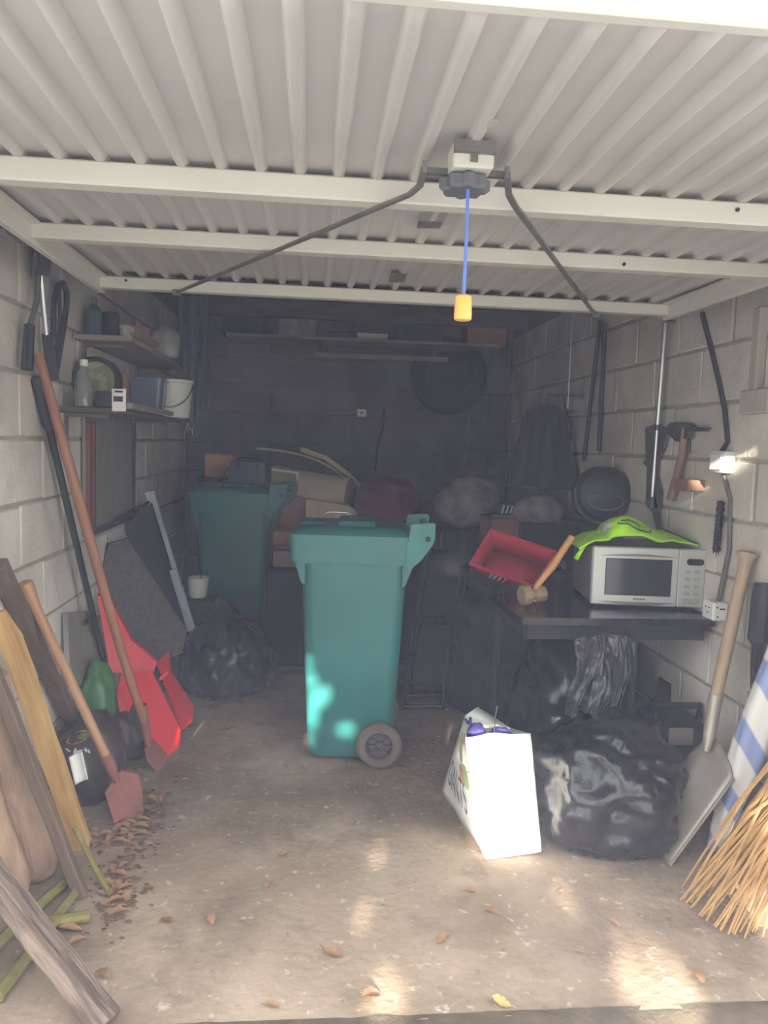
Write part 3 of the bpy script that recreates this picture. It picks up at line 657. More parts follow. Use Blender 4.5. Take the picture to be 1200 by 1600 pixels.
# upper shelf things
def jarlike(name, px, Y, z, prof, m, label, cat):
    p = stand(px, Y, z); return tag(MB().lathe(prof, 18, Matrix.Translation(p)).build(name, m), label, cat)
jarlike('teal_bottle', 147, 3.42, SZ2, [(.03, 0), (.034, .005), (.034, .11), (.012, .14), (.012, .17)], m_teal, 'dark teal bottle at the near end of the upper shelf', 'bottle')
jarlike('white_tin', 194, 3.7, SZ2, [(.034, 0), (.034, .09), (.03, .095)], m_whitepl, 'small white tin in the middle of the upper shelf', 'tin')
jarlike('dark_can', 172, 3.6, SZ2, [(.04, 0), (.04, .13), (.035, .135)], m_blackmatt, 'dark paint can beside the white tin on the upper shelf', 'can')
jarlike('brown_can', 218, 3.95, SZ2, [(.05, 0), (.05, .12), (.045, .125)], m_carddk, 'brown can behind the white tin on the upper shelf', 'can')
p = stand(256, 4.2, SZ2); sack('clear_bag', (p.x, p.y, SZ2), (.08, .08, .09), 22.0, 'pale crumpled plastic bag at the far end of the upper shelf', m_greybagm, 4, cat='plastic bag')
o = MB().box(stand(225, 3.45, SZ2)+Vector((0, 0, .012)), (.03, .5, .02)).build('short_plank', m_palewood); tag(o, 'thin pale plank lying along the edge of the upper shelf', 'plank')
# dark pipes hanging at the far end of the shelves, keys below
for k, (px, a, b_, Y, r) in enumerate(((280, 490, 575, 4.75, .02), (300, 470, 660, 4.9, .03), (318, 480, 640, 5.0, .025))):
    q = at(px, a, Y); w = at(px+2, b_, Y); q.x = w.x = max(q.x, XL+.06); q.z = ZC-.005
    o = MB().tube([q, q.lerp(w, .5)+Vector((.01, 0, 0)), w], r, 10).build('hanging_pipe', m_teal)
    tag(o, ('short dark pipe hanging past the end of the shelves', 'long dark pipe hanging in the back left corner', 'dark tube hanging nearest the back wall on the left')[k], 'pipe')
p = at(297, 650, 4.45); t = thing('key_bunch', p, 'bunch of keys and clips hanging below the white bucket', 'keys')
MB().tube([p, p-Vector((0, 0, .05))], .003, 5).build('ring_cord', m_greysteel, t)
for k in range(6):
    q = p-Vector((random.uniform(-.03, .03), random.uniform(-.02, .02), .03+.012*k)); MB().bar(q, q-Vector((random.uniform(-.012, .012), 0, .04)), .010, .003).build('key', m_alu, t)

# framed grey board on the left wall
f0, f1 = onx(133, 655, XL+.03), onx(207, 655, XL+.03)
zt, zb = SZ1-.03, onx(135, 838, XL+.03).z
t = thing('framed_board', (XL+.02, (f0.y+f1.y)/2, zb), 'grey panel with a red-brown edge hung below the lower shelf', 'board')
MB().box((XL+.024, (f0.y+f1.y)/2, (zt+zb)/2), (.016, f1.y-f0.y, zt-zb), bev=.002).build('panel', m_panel, t)
for d in (0, .06): MB().box((XL+.04, f0.y+.02+d, (zt+zb)/2-.01), (.02, .035, zt-zb-.02), bev=.003).build('edge_strip', m_maroonw, t)
MB().box((XL+.04, f1.y-.01, (zt+zb)/2), (.014, .02, zt-zb), bev=.003).build('edge_strip', m_blackmatt, t)
MB().box((XL+.04, (f0.y+f1.y)/2, zb+.01), (.02, f1.y-f0.y, .025), bev=.003).build('bottom_strip', m_blackmatt, t)

# loppers hanging top left
hx = XL+.04
t = thing('loppers', onx(75, 500, hx), 'long-handled loppers with black grips hanging on the left wall', 'loppers')
pv = onx(62, 425, hx)
for pts, gr in ((((60, 430), (58, 470), (46, 510)), ((46, 508), (42, 578))), (((64, 430), (68, 475), (73, 525)), ((73, 522), (84, 592)))):
    MB().tube([onx(a, b_, hx+.01) for a, b_ in pts], .010, 8).build('shaft', m_alu if gr[0][0] == 73 else m_greysteel, t)
    MB().tube([onx(a, b_, hx+.01) for a, b_ in gr], [.018, .020], 10).build('grip', m_blackpl, t)
MB().prism([onx(a, b_, hx) for a, b_ in ((50, 432), (72, 432), (78, 395), (66, 375), (52, 395))], .012, (1, 0, 0)).build('blade', m_greysteel, t)
t = thing('garden_shears', onx(95, 500, hx), 'dark hooked shears hanging right of the loppers', 'shears')
MB().tube([onx(a, b_, hx) for a, b_ in ((83, 530), (84, 470), (90, 445), (98, 442), (104, 455), (104, 480), (98, 520), (90, 570), (86, 590))], .011, 8).build('frame', m_blackmatt, t)
MB().tube([onx(a, b_, hx) for a, b_ in ((92, 446), (94, 500), (86, 560))], .008, 8).build('bar', m_blackmatt, t)
o = MB().box(onx(40, 372, XL+.05)+Vector((0, 0, 0)), (.05, .10, .03), bev=.004).tube([onx(52, 378, XL+.05), onx(62, 395, XL+.05)], .012).build('door_track_bracket', m_greysteel); tag(o, 'grey steel door bracket high on the left wall', 'bracket')

# poles and tools leaning on the left wall
def leaning(name, pts, radii, m, label, cat, parts=()):
    t = thing(name, pts[0], label, cat)
    align(MB().tube(pts, radii, 12).build('shaft' if parts else 'pole', m, t), pts[0], pts[-1])
    return t
g0 = gnd(238, 1165); gt = onx(60, 553, XL+.035); 
t = leaning('long_shovel', [at(226, 1130, 3.13), at(190, 1020, 3.02), at(120, 770, 2.86), gt], [.0175, .018, .019, .017], m_woodred, 'long brown-handled shovel with a small rusty blade leaning on the left wall', 'shovel', (1,))
k0 = at(226, 1130, 3.13)
MB().tube([k0+Vector((-.01, -.01, .08)), k0, at(232, 1165, 3.16)], [.021, .02, .014], 10).build('socket', m_rust, t)
def blade(pts, th=.004, bulge=.0): return MB().prism(pts, th)
bl = [at(228, 1158, 3.18), at(240, 1155, 3.22), at(262, 1180, 3.24), at(256, 1198, 3.20), gnd(244, 1206), at(230, 1190, 3.14), at(226, 1172, 3.15)]
MB().prism(bl, .006, (-.3, .8, .3)).build('blade', m_rust, t)
gb = gnd(186, 1135)
t = leaning('green_pole', [gb, onx(60, 596, XL+.03).lerp(gb, .12), onx(58, 592, XL+.03)], [.013, .014, .014], m_greenpole, 'dark green metal pole with a black foam end leaning on the left wall', 'pole', (1,))
e0 = onx(58, 592, XL+.03); MB().tube([e0.lerp(gb, -.005), e0.lerp(gb, .0), e0.lerp(gb, .1), e0.lerp(gb, .11)], [.015, .021, .021, .015], 10).build('foam_end', m_blackmatt, t)
# rusty spade
tip = gnd(205, 1288); top = onx(38, 912, XL+.05); sh0 = at(172, 1195, 2.74)
t = thing('rusty_spade', tip, 'rust-red spade with a pale wooden handle leaning at the left', 'spade')
d_ = (top-sh0)
align(MB().tube([sh0, sh0.lerp(top, .5), sh0.lerp(top, .88), sh0.lerp(top, .95), top, top+d_*.01], [.017, .018, .018, .025, .028, .018], 12).build('handle', m_woodh, t), sh0, top)
MB().tube([sh0.lerp(top, .06), sh0, at(183, 1222, 2.73)], [.02, .021, .012], 10).build('socket', m_rust, t)
MB().prism([at(164, 1240, 2.70), at(182, 1212, 2.75), at(190, 1205, 2.76), at(216, 1210, 2.80), at(222, 1235, 2.78), gnd(224, 1272), gnd(180, 1290)], .007, (-.3, .9, .4)).build('blade', m_rust, t)
# yellow stake, brown stakes, logs
def stake(name, a, b_, w, h, m, label, cat='stake', point=True):
    a, b_ = Vector(a), Vector(b_); z = (b_-a).normalized(); x = Vector((0, -1, 0)).cross(z).normalized(); y = z.cross(x); L = (b_-a).length
    def rg(p, s): return [p+x*w/2*sx*s+y*h/2*sy*s for sx, sy in ((-1, -1), (1, -1), (1, 1), (-1, 1))]
    r = [rg(a, 1)]+[rg(a.lerp(b_, k/8)+x*.002*math.sin(k*1.9), 1+.02*math.sin(k*2.3)) for k in range(1, 8)]+([rg(b_-z*.10, 1), rg(b_, .35)] if point else [rg(b_, 1)])
    mb = MB().loft(r); bmesh.ops.bevel(mb.bm, geom=[e for e in mb.bm.edges], offset=.003, segments=1, affect='EDGES') if not point else None
    return tag(align(mb.build(name, m), a, b_), label, cat)
stake('pine_stake', gnd(128, 1322), at(2, 955, 2.36), .055, .05, m_woodyel, 'yellow sawn pine stake with a pointed top leaning at the left')
stake('brown_stake', gnd(138, 1180), onx(-4, 880, XL+.045), .05, .045, m_wooddark, 'dark brown stake behind the yellow pine stake', point=False)
stake('brown_stake', gnd(128, 1400), at(-26, 1010, 2.18), .035, .035, m_wooddark, 'thin dark stake in front of the yellow pine stake', point=False)
def log(a, b_, r, seed, label):
    a, b_ = Vector(a), Vector(b_); n_ = 14; k = 14
    z = (b_-a).normalized(); x = z.orthogonal().normalized(); y = z.cross(x); rings = []
    for i in range(n_+1):
        u = i/n_; p = a.lerp(b_, u); rr = r*(1-.08*u)*(.72 if i == 0 else 1)
        rings.append([p+(x*math.cos(2*PI*j/k)+y*math.sin(2*PI*j/k))*rr*(1+.13*noise.noise(Vector((u*4+seed, math.cos(2*PI*j/k), math.sin(2*PI*j/k))))) for j in range(k)])
    rings.insert(1, [a+(z*.03)+(q-a)*1.30 for q in rings[0]])
    return tag(align(MB().loft(rings).build('log', m_log, ang=50), a, b_), label, 'log')
lr = .048
log(gnd(64, 1372)+Vector((0, 0, .02)), at(-22, 1060, 2.28), .066, 2.0, 'thick bare log leaning at the left edge, right one of the pair')
log(gnd(24, 1408)+Vector((0, 0, .02)), at(-45, 1190, 2.12), .052, 6.0, 'thick bare log leaning at the left edge, left one of the pair')
stake('split_post', gnd(168, 1606)+Vector((0, 0, .01)), at(-30, 1345, 1.93), .055, .06, m_weather, 'grey weathered post lying across the bottom left corner', 'post', False)
o = MB().tube([gnd(173, 1400), at(150, 1360, 2.36), at(116, 1292, 2.42)], [.009, .010, .009], 8).build('garden_cane', m_greenwood); tag(o, 'short cane leaning at the foot of the yellow stake', 'cane')
for k, (a, b_) in enumerate((((-10, 1490), (104, 1385)), ((-5, 1568), (118, 1402)), ((20, 1462), (140, 1440)))):
    o = MB().tube([gnd(*a)+Vector((0, 0, .018)), (gnd(*a)+gnd(*b_))/2+Vector((0, 0, .020)), gnd(*b_)+Vector((0, 0, .018))], [.018, .017, .016], 8).build('mossy_cane', m_greenwood)
    tag(o, ('mossy green cane on the floor under the logs, nearer the wall', 'mossy green cane on the floor by the weathered post', 'thin mossy cane crossing the other two on the floor')[k], 'cane')

# sacks of compost at the left wall
def lsack(px, py, dx, dy, rad, seed, label, m, z=0.0, fold=.08, name='compost_sack', cat='sack'):
    p = gnd(px, py); return sack(name, (p.x+dx, p.y+dy, z), rad, seed, label, m, 4, fold=fold, cat=cat)
sk_dark = lsack(140, 1262, -.03, .12, (.13, .16, .17), 31, 'dark printed compost sack behind the rusty spade', m_brownbag)
lsack(60, 1180, -.02, .18, (.10, .16, .22), 33, 'pale grey sack between the stakes at the left wall', m_greybagm)
lsack(142, 1205, .0, .12, (.08, .08, .24), 35, 'green printed compost sack by the red sledge', m_greenbag)
lsack(190, 1205, -.02, .15, (.10, .12, .13), 37, 'low dark brown sack beside the red sledge', m_brownbag)
p = at(118, 1205, 2.66); o = MB().grid(lambda u, v: p+Vector((.045*(u-.5)+.02*v, .01*math.sin(3*u), .10*(.5-v)+.02*u)), 6, 8).build('white_label', m_whitepl); o.modifiers.new('t', 'SOLIDIFY').thickness = .002; tag(o, 'torn white label sticking out of the dark compost sack', 'label')
# flat print on the sacks, following their surface
from mathutils.bvhtree import BVHTree
def decal(o, pxs, m, name='print', off=.003):
    """a patch of flat print: pixel outline cast onto the sack's surface"""
    T = BVHTree.FromPolygons([o.matrix_basis @ v.co for v in o.data.vertices], [tuple(p.vertices) for p in o.data.polygons])
    pts = []
    for px, py in pxs:
        d = ray(px, py).normalized(); h, n_, i_, t_ = T.ray_cast(CAMPOS, d)
        if h is None: return
        pts.append(h-d*off)
    c = sum(pts, Vector())/len(pts); k = len(pts)
    MB().add(pts+[c], [(j, (j+1) % k, k) for j in range(k)]).build(name, m, o)
m_wprint = mat('white_print', lin(216, 214, 208), .5); m_oprint = mat('orange_print', lin(196, 132, 84), .5, col2=lin(120, 110, 60), scale=60); m_gprint = mat('leaf_print', lin(96, 120, 64), .5, col2=lin(60, 84, 40), scale=60)
def ell(cx, cy, rx, ry, rot=0.0, n=12): return [(cx+rx*math.cos(2*PI*k/n)*math.cos(rot)-ry*math.sin(2*PI*k/n)*math.sin(rot), cy+rx*math.cos(2*PI*k/n)*math.sin(rot)+ry*math.sin(2*PI*k/n)*math.cos(rot)) for k in range(n)]
decal(sk_dark, ell(122, 1152, 20, 9, -.4), m_oprint); decal(sk_dark, ell(130, 1150, 10, 5, -.2), m_gprint, off=.005)
for x_, y_, w_, h_, r_ in ((106, 1172, 5, 1.6, .6), (117, 1174, 2, 6, .3), (121, 1177, 1.6, 6, -.5), (125, 1173, 5, 1.5, -.3), (134, 1172, 2, 4, -.4), (139, 1174, 1.6, 4, -.4)): decal(sk_dark, ell(x_, y_, w_, h_, r_, 8), m_wprint)
# old panel leaning
pp = [at(98, 958, 3.15), at(150, 955, 3.5), at(158, 1060, 3.46), at(103, 1075, 3.12)]
t = thing('metal_sheet', pp[3], 'grey-beige metal panel leaning on the left wall behind the spade', 'panel')
MB().prism(pp, .02, (-1, .1, 0)).build('sheet', m_panel, t)
MB().bar(pp[0]+Vector((.006, 0, 0)), pp[3]+Vector((.006, 0, 0)), .02, .02).build('edge', m_greysteel, t)
MB().box(at(134, 972, 3.35), (.01, .05, .02)).build('slot', m_blackmatt, t)
o = MB().prism([at(150, 962, 3.55), at(168, 958, 3.56), at(172, 1055, 3.50), at(168, 1058, 3.49)], .012, (0, 1, 0)).build('white_strip', m_whitepl); tag(o, 'narrow white board upright between the panel and the red sledge', 'board')

# red plastic sledge lying folded on its end
t = thing('red_sledge', gnd(250, 1180), 'bright red plastic sledge propped against the left wall', 'sledge')
Pq = lambda *a: at(*a)
MB().prism([Pq(152, 930, 3.45), Pq(170, 935, 3.5), Pq(205, 1000, 3.5), Pq(245, 1035, 3.5), Pq(236, 1062, 3.46), Pq(192, 1052, 3.42), Pq(172, 1050, 3.42)], .02, (0, 1, .2)).build('back_panel', m_red, t)
MB().prism([Pq(190, 1052, 3.36), Pq(236, 1048, 3.42), Pq(282, 1140, 3.40), Pq(279, 1168, 3.36), Pq(256, 1186, 3.28), Pq(182, 1084, 3.28)], .02, (0.1, .8, -.3)).build('seat_panel', m_red, t)
MB().prism([Pq(182, 1084, 3.28), Pq(256, 1186, 3.28), gnd(250, 1198), Pq(190, 1125, 3.28)], .015, (.2, .9, 0)).build('side_wall', m_red, t)
MB().prism([Pq(244, 1036, 3.6), Pq(262, 1018, 3.66), Pq(266, 1050, 3.62), Pq(302, 1105, 3.60), Pq(300, 1128, 3.55), Pq(284, 1142, 3.48), Pq(262, 1085, 3.5)], .03, (0, .9, -.2)).build('runner', m_red, t)
MB().prism([Pq(249, 1058, 3.52), Pq(263, 1045, 3.53), Pq(264, 1051, 3.53), Pq(251, 1063, 3.52)], .012, (0, -1, 0)).build('catch', m_red, t)

# grey felt board, black board with aluminium rail, white tub
t = thing('felt_board', at(215, 1000, 3.9), 'dark grey felt-covered board leaning behind the red sledge', 'board')
MB().prism([at(157, 905, 3.75), at(170, 850, 3.8), at(200, 842, 3.92), at(238, 905, 4.0), at(292, 985, 4.0), at(285, 1020, 3.95), at(240, 1040, 3.9), at(180, 960, 3.72)], .03, (-.5, .8, 0)).build('board', m_mat, t)
t = thing('black_screen', at(250, 990, 4.3), 'black board leaning behind the felt board, with an aluminium rail', 'board')
MB().prism([at(196, 822, 4.2), at(240, 776, 4.35), at(270, 870, 4.35), at(300, 975, 4.3), at(262, 990, 4.22), at(225, 920, 4.1)], .025, (-.4, .9, 0)).build('board', m_blackmatt, t)
ra_, rb_ = at(238, 772, 4.28), at(302, 985, 4.18)
MB().bar(ra_, rb_, .028, .018, up=(0, 1, 0), bev=.003).build('rail', m_alu, t)
MB().bar(ra_.lerp(rb_, .55)+Vector((-.01, -.012, 0)), rb_+Vector((-.01, -.012, 0)), .040, .012, up=(0, 1, 0), bev=.003).build('rail_sleeve', m_alu, t)
MB().prism([at(226, 770, 4.26), at(242, 767, 4.26), at(240, 778, 4.26), at(233, 790, 4.26)], .02, (0, 1, 0)).build('rail_tip', m_alu, t)
MB().tube([at(130, 838, 3.6), at(232, 785, 4.25)], .008, 8).build('stay_rod', m_blackmatt, t)
p = gnd(309, 940); p = at(309, 930, 4.45)
t = thing('white_tub', p, 'small white tub beside the rear wheelie bin', 'tub')
MB().lathe([(.045, -.01), (.05, .0), (.062, .10), (.064, .105), (.058, .105), (.045, .01)], 20, Matrix.Translation(p)).build('tub_body', m_whitepl, t)
MB().tube([p+Vector((.02, 0, .10)), p+Vector((-.03, 0, .2)), p+Vector((-.08, .02, .27))], .003, 6).build('cord', m_greysteel, t)
o = MB().box((p.x, p.y, (p.z-.012)/2), (.22, .22, p.z-.012), bev=.006).build('black_crate', m_blackmatt); tag(o, 'dark crate beside the rear bin, under the small white tub', 'crate')

# ------------------------------------------------------------------ stores along the back
def cbox(name, px, py_top, py_bot, wpx, Y, dep, m, label, cat='box', base=None, rz=0.0, flap=True):
    a = at(px, py_top, Y); b_ = at(px, py_bot, Y); w = wpx/FPX*Y; h = a.z-b_.z
    t = thing(name, (a.x, Y+dep/2, b_.z), label, cat, rz)
    MB().box((0, 0, h/2), (w, dep, h), bev=.003).build('carton', m, t, False)
    if flap: MB().box((0, -dep*.25, h+.003), (w*.98, dep*.48, .004)).build('flap', m, t, False); MB().box((0, dep*.25, h+.003), (w*.98, dep*.48, .004)).build('flap', m, t, False)
    return t
# a low stack of dark crates carries the stores
def crate(name, x0, x1, y0, y1, z0, z1, m, label):
    t = thing(name, ((x0+x1)/2, (y0+y1)/2, z0), label, 'crate')
    MB().loft([rrect(x0, x1, y0, y1, z, .02) for z in (z0, z1)]).build('crate_body', m, t)
    MB().loft([rrect(x0-.01, x1+.01, y0-.01, y1+.01, z, .02) for z in (z1-.04, z1-.01)]).build('rim', m, t); return t
sx = lambda px, Y: at(px, 900, Y).x
zY = lambda py, Y: at(550, py, Y).z
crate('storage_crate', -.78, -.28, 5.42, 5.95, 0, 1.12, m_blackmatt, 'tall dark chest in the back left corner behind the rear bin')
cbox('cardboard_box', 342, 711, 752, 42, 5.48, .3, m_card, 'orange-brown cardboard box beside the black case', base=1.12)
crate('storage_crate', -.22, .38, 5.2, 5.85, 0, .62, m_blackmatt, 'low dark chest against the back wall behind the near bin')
cbox('cardboard_box', 460, 776, 826, 62, 5.25, .35, m_carddk, 'brown cardboard box in the gap between the two bins')
cbox('cardboard_box', 445, 832, 852, 36, 4.95, .25, m_carddk, 'flat cardboard box low in the gap between the bins')
cbox('pale_carton', 447, 862, 886, 40, 4.7, .22, mat('pale_card', lin(160, 140, 130), .8), 'pale carton below the cardboard boxes between the bins')
o = MB().box((sx(447, 4.7), 4.82, zY(890, 4.7)/2-.01), (.24, .26, zY(890, 4.7)-.02), bev=.005).build('black_stool', m_blackmatt); tag(o, 'dark stool holding the pale carton between the bins', 'stool')
p = gnd(440, 975); sack('blue_bag', (p.x, p.y+.05, 0), (.065, .07, .17), 41, 'pale blue and cream plastic bag on the floor between the bins', m_bluebag, 4, cat='plastic bag')
# beige carpet roll with a loose curling edge
a, b_ = at(400, 748, 5.45), at(545, 772, 5.25)
t = thing('carpet_roll', (a+b_)/2, 'beige rolled carpet lying on the boxes behind the bins', 'carpet')
MB().tube([a+Vector((.12, 0, -.01)), (a+b_)/2, b_], [.11, .11, .115], 18).build('roll', m_beige, t)
MB().grid(lambda u, v: Vector((at(400+170*u, 700, 5.6).x, 5.55+.25*v, at(500, 700+8*u+62*u*u*u, 5.6).z-.01)), 24, 4).build('loose_edge', m_beige, t).modifiers.new('t', 'SOLIDIFY').thickness = .014
MB().tube([at(470, 702, 5.5), at(510, 716, 5.5), at(545, 742, 5.48), at(570, 768, 5.45)], .018, 8).build('hem', m_beige, t)
# white U bracket
t = thing('white_bracket', at(445, 740, 5.2), 'white U-shaped frame standing between the case and the carpet roll', 'bracket')
MB().bar(at(421, 733, 5.2), at(467, 739, 5.2), .016, .016, up=(0, 1, 0)).bar(at(465, 738, 5.2), at(464, 750, 5.2), .016, .016, up=(0, 1, 0)).bar(at(420, 735, 5.2), at(419, 750, 5.2), .012, .012, up=(0, 1, 0)).build('frame', m_whitepl, t)
MB().box(at(462, 753, 5.2), (.026, .02, .02), bev=.002).build('foot', m_whitepl, t)
p = at(545, 800, 5.0); o = MB().prism([at(478, 780, 5.1), at(545, 790, 5.1), at(575, 812, 5.1), at(560, 860, 5.1), at(478, 860, 5.1)], .3, (0, 1, 0)).build('cream_board', m_beige); tag(o, 'cream carpet offcut standing below the roll', 'carpet')
# maroon bundle, grey heap
p = at(606, 800, 5.0); sack('maroon_bundle', (p.x, 5.1, zY(812, 5.1)), (.21, .2, .17), 51, 'maroon cloth bundle behind the near bin lid', m_maroon, 4, fold=.05, cat='bundle')
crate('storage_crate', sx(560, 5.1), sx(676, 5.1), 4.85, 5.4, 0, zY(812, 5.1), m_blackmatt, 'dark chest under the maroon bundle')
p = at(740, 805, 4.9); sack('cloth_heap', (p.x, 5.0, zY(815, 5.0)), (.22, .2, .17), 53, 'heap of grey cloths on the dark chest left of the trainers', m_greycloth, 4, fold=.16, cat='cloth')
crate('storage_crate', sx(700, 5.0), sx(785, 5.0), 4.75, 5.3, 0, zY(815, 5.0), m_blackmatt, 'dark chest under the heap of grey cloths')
# stacked brown boxes and striped trainers
cbox('cardboard_box', 802, 812, 836, 72, 4.45, .3, m_carddk, 'upper reddish-brown cardboard box behind the red tray')
cbox('cardboard_box', 796, 838, 862, 66, 4.42, .3, m_carddk, 'lower reddish-brown cardboard box behind the red tray')
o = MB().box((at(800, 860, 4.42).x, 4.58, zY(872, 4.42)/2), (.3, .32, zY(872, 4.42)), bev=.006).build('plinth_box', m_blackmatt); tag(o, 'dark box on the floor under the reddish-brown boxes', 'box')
p = at(798, 800, 4.5)
t = thing('trainer_shoe', p, 'dark trainer with pale stripes on top of the brown boxes', 'shoe')
MB().blob(p+Vector((.0, .05, .01)), (.10, .045, .045), lambda d: d*(1+.2*max(0, -d.x)*max(0, d.z)), 3).build('upper', m_blackmatt, t)
MB().blob(p+Vector((.0, .05, -.028)), (.11, .05, .016), lambda d: d, 3).build('sole', m_greycloth, t)
for k in range(4): MB().bar(p+Vector((-.04+.026*k, .004, .04)), p+Vector((-.055+.026*k, -.0, -.01)), .011, .006, up=(0, 1, 0)).build('stripe', m_whitepl, t)
sack('cloth_heap', (at(850, 800, 4.3).x, 4.4, zY(812, 4.3)), (.13, .12, .09), 55, 'grey cloth heap right of the striped trainer', m_greycloth, 4, fold=.16, cat='cloth')
o = MB().box((at(850, 830, 4.3).x, 4.42, zY(814, 4.3)/2+.0), (.22, .2, zY(814, 4.3)), bev=.005).build('dark_pedestal', m_blackmatt); tag(o, 'dark stand under the grey cloth heap by the right wall', 'stand')
# stores on the high shelf along the back
t = thing('high_shelf', ((XL+XR)/2, 5.95, 2.05), 'long plank shelf high on the back wall', 'shelf')
zs = zY(528, 5.75)
MB().box((.36, 5.95, zs-.012), (2.0, .42, .024), bev=.002).build('board', m_palewood, t)
MB().box((.50, 5.80, zY(556, 5.8)), (1.0, .03, .035), bev=.002).build('lower_batten', m_palewood, t)
for xx in (-.45, .3, 1.2): MB().box((xx, 6.0, (zs+ZC)/2), (.03, .03, ZC-zs)).build('hanger', m_joist, t)
for xx in (.05, .9): MB().box((xx, 5.82, (zs+zY(556, 5.8))/2), (.03, .03, zs-zY(556, 5.8))).build('drop_bracket', m_joist, t)
for k, (px, w, h, m) in enumerate(((465, .28, .16, m_greycloth), (582, .22, .05, m_whitepl), (655, .35, .2, m_blackmatt), (380, .3, .18, m_blackmatt), (760, .3, .22, m_carddk))):
    x_ = at(px, 520, 5.85).x
    t = thing('stored_box', (x_, 5.95, zs), ('grey box on the high back shelf, above the rear bin', 'flat white box on the high back shelf', 'dark box right of the flat white box on the high shelf', 'dark box at the left end of the high back shelf', 'brown box at the right end of the high back shelf')[k], 'box')
    MB().box((0, 0, h/2+.001), (w, .26, h), bev=.004).build('box_body', m, t, False); MB().box((0, 0, h-.01), (w+.012, .272, .022), bev=.003).build('box_lid', m, t, False)
# tyre, socket and cable on the back wall
c = at(705, 585, 6.0); mx = Matrix.Translation((c.x, 6.11, c.z)) @ Matrix.Rotation(PI/2, 4, 'X')
t = thing('spare_tyre', (c.x, 6.11, c.z), 'dark spare tyre hanging on the back wall', 'tyre')
MB().lathe([(.19, -.06), (.26, -.075), (.30, -.06), (.31, 0), (.30, .06), (.26, .075), (.19, .06), (.175, 0), (.19, -.06)], 36, mx).build('tread', m_blackmatt, t)
MB().lathe([(.185, -.03), (.185, .0), (.06, .02), (.02, .01)], 30, mx).build('wheel_disc', m_blackmatt, t)
MB().tube([(c.x, 6.2, c.z+.2), (c.x, 6.05, c.z+.2)], .01, 8).build('wall_peg', m_greysteel, t)
p = at(565, 645, YB-.03); t = thing('wall_socket', (p.x, YB-.02, p.z), 'small pale socket on the back wall', 'socket')
MB().box((p.x, YB-.025, p.z), (.075, .03, .06), bev=.004).build('face', m_whitepl, t)
MB().box((p.x, YB-.042, p.z), (.02, .004, .02)).build('rocker', m_greycloth, t)
o = MB().tube([at(600, 640, YB-.02), at(598, 670, YB-.02), at(590, 700, YB-.02), at(586, 735, YB-.02)], .008, 6).build('wall_cable', m_blackmatt); tag(o, 'dark cable running down the back wall above the maroon bundle', 'cable')
o = MB().tube([at(735, 645, 5.9), at(719, 790, 5.5), Vector((at(705, 900, 5.45).x, 5.45, 0))], .011, 8).build('thin_pole', m_greysteel); tag(o, 'thin grey pole leaning in front of the back wall', 'pole')
p1, p2 = at(815, 570, 5.6), at(813, 720, 5.5)
o = MB().tube([Vector((1.50, 5.9, at(812, 520, 5.9).z)), Vector((1.48, 5.75, 1.1)), Vector((1.46, 5.6, 0))], .009, 8).build('thin_pole', m_greysteel); tag(o, 'thin grey metal pole standing in the back right corner', 'pole')

# dark coat and rods, black bucket by the right wall
p = at(857, 690, 4.3)
t = thing('hanging_coat', (XR-.12, 4.45, p.z), 'black coat hanging on the right wall behind the bucket', 'coat')
def coat(u, v):
    a = PI*(u-.5)*1.15; w = .12+.10*v; 
    return Vector((at(857, 690, 4.35).x+w*math.sin(a)+.015*noise.noise(Vector((u*6, v*3, 2))), 4.42-.10*math.cos(a)*(.4+.6*v)+.02*noise.noise(Vector((u*12, v*2, 7))), at(857, 628, 4.35).z-.50*v+(-.05*abs(math.sin(a))*(1-v))))
g = MB().grid(coat, 40, 30).build('cloth', m_blackmatt, t, ang=180); g.modifiers.new('t', 'SOLIDIFY').thickness = .006
h0 = at(857, 625, 4.42); MB().tube([Vector((XR, 4.46, h0.z+.03)), Vector((h0.x, 4.44, h0.z+.03)), Vector((h0.x-.01, 4.43, h0.z))], .008, 8).build('hook', m_greysteel, t)
for k, (a, b_, r, m) in enumerate((((880, 592, 4.3), (878, 640, 4.3), .003, m_alu), ((938, 500, 3.9), (912, 720, 4.05), .012, m_blackmatt), ((945, 505, 3.85), (936, 705, 3.95), .014, m_blackmatt))):
    q, w = at(*a), at(*b_)
    if k: q = onx(a[0], a[1], XR-.03); w = onx(b_[0], b_[1], XR-.03)
    if not k: q.z = ZC-.145; q.y = w.y = 4.2
    o = MB().tube([q, q.lerp(w, .5), w], r, 8).build('hanging_rod' if k else 'coat_chain', m)
    tag(o, ('thin bright chain above the black coat', 'dark thin rod hanging on the right wall, left one of two', 'dark thick rod hanging on the right wall above the bucket')[k], 'rod' if k else 'chain')
# bucket on its side, mouth to the camera
c = at(946, 772, 3.75); rr = .145
t = thing('black_bucket', c, 'black round bucket lying on its side behind the lime vest, base forward', 'bucket')
dv = (Vector((-.25, -1, .12))).normalized(); mx = Matrix.Translation(c) @ dv.to_track_quat('Z', 'Y').to_matrix().to_4x4()
MB().lathe([(.10, -.24), (rr+.006, -.20), (rr+.01, -.16), (rr, -.15), (rr-.004, -.02), (rr-.02, .015), (rr-.05, .03), (.06, .036), (.02, .037)], 40, mx).build('pail', m_blackpl, t)
R3 = mx.to_3x3()
def arc(a0, a1, r, z, sy=1.0, oy=0.0): return [mx @ Vector((r*math.cos(a0+(a1-a0)*k/16), oy+sy*r*math.sin(a0+(a1-a0)*k/16), z)) for k in range(17)]
MB().tube(arc(PI*.95, PI*1.75, rr+.008, .03), .005, 6).build('bail', m_greysteel, t)
MB().tube(arc(PI*1.05, PI*2.02, .085, .034, .55, -.035)+[], .004, 6).build('base_ring', m_greysteel, t)
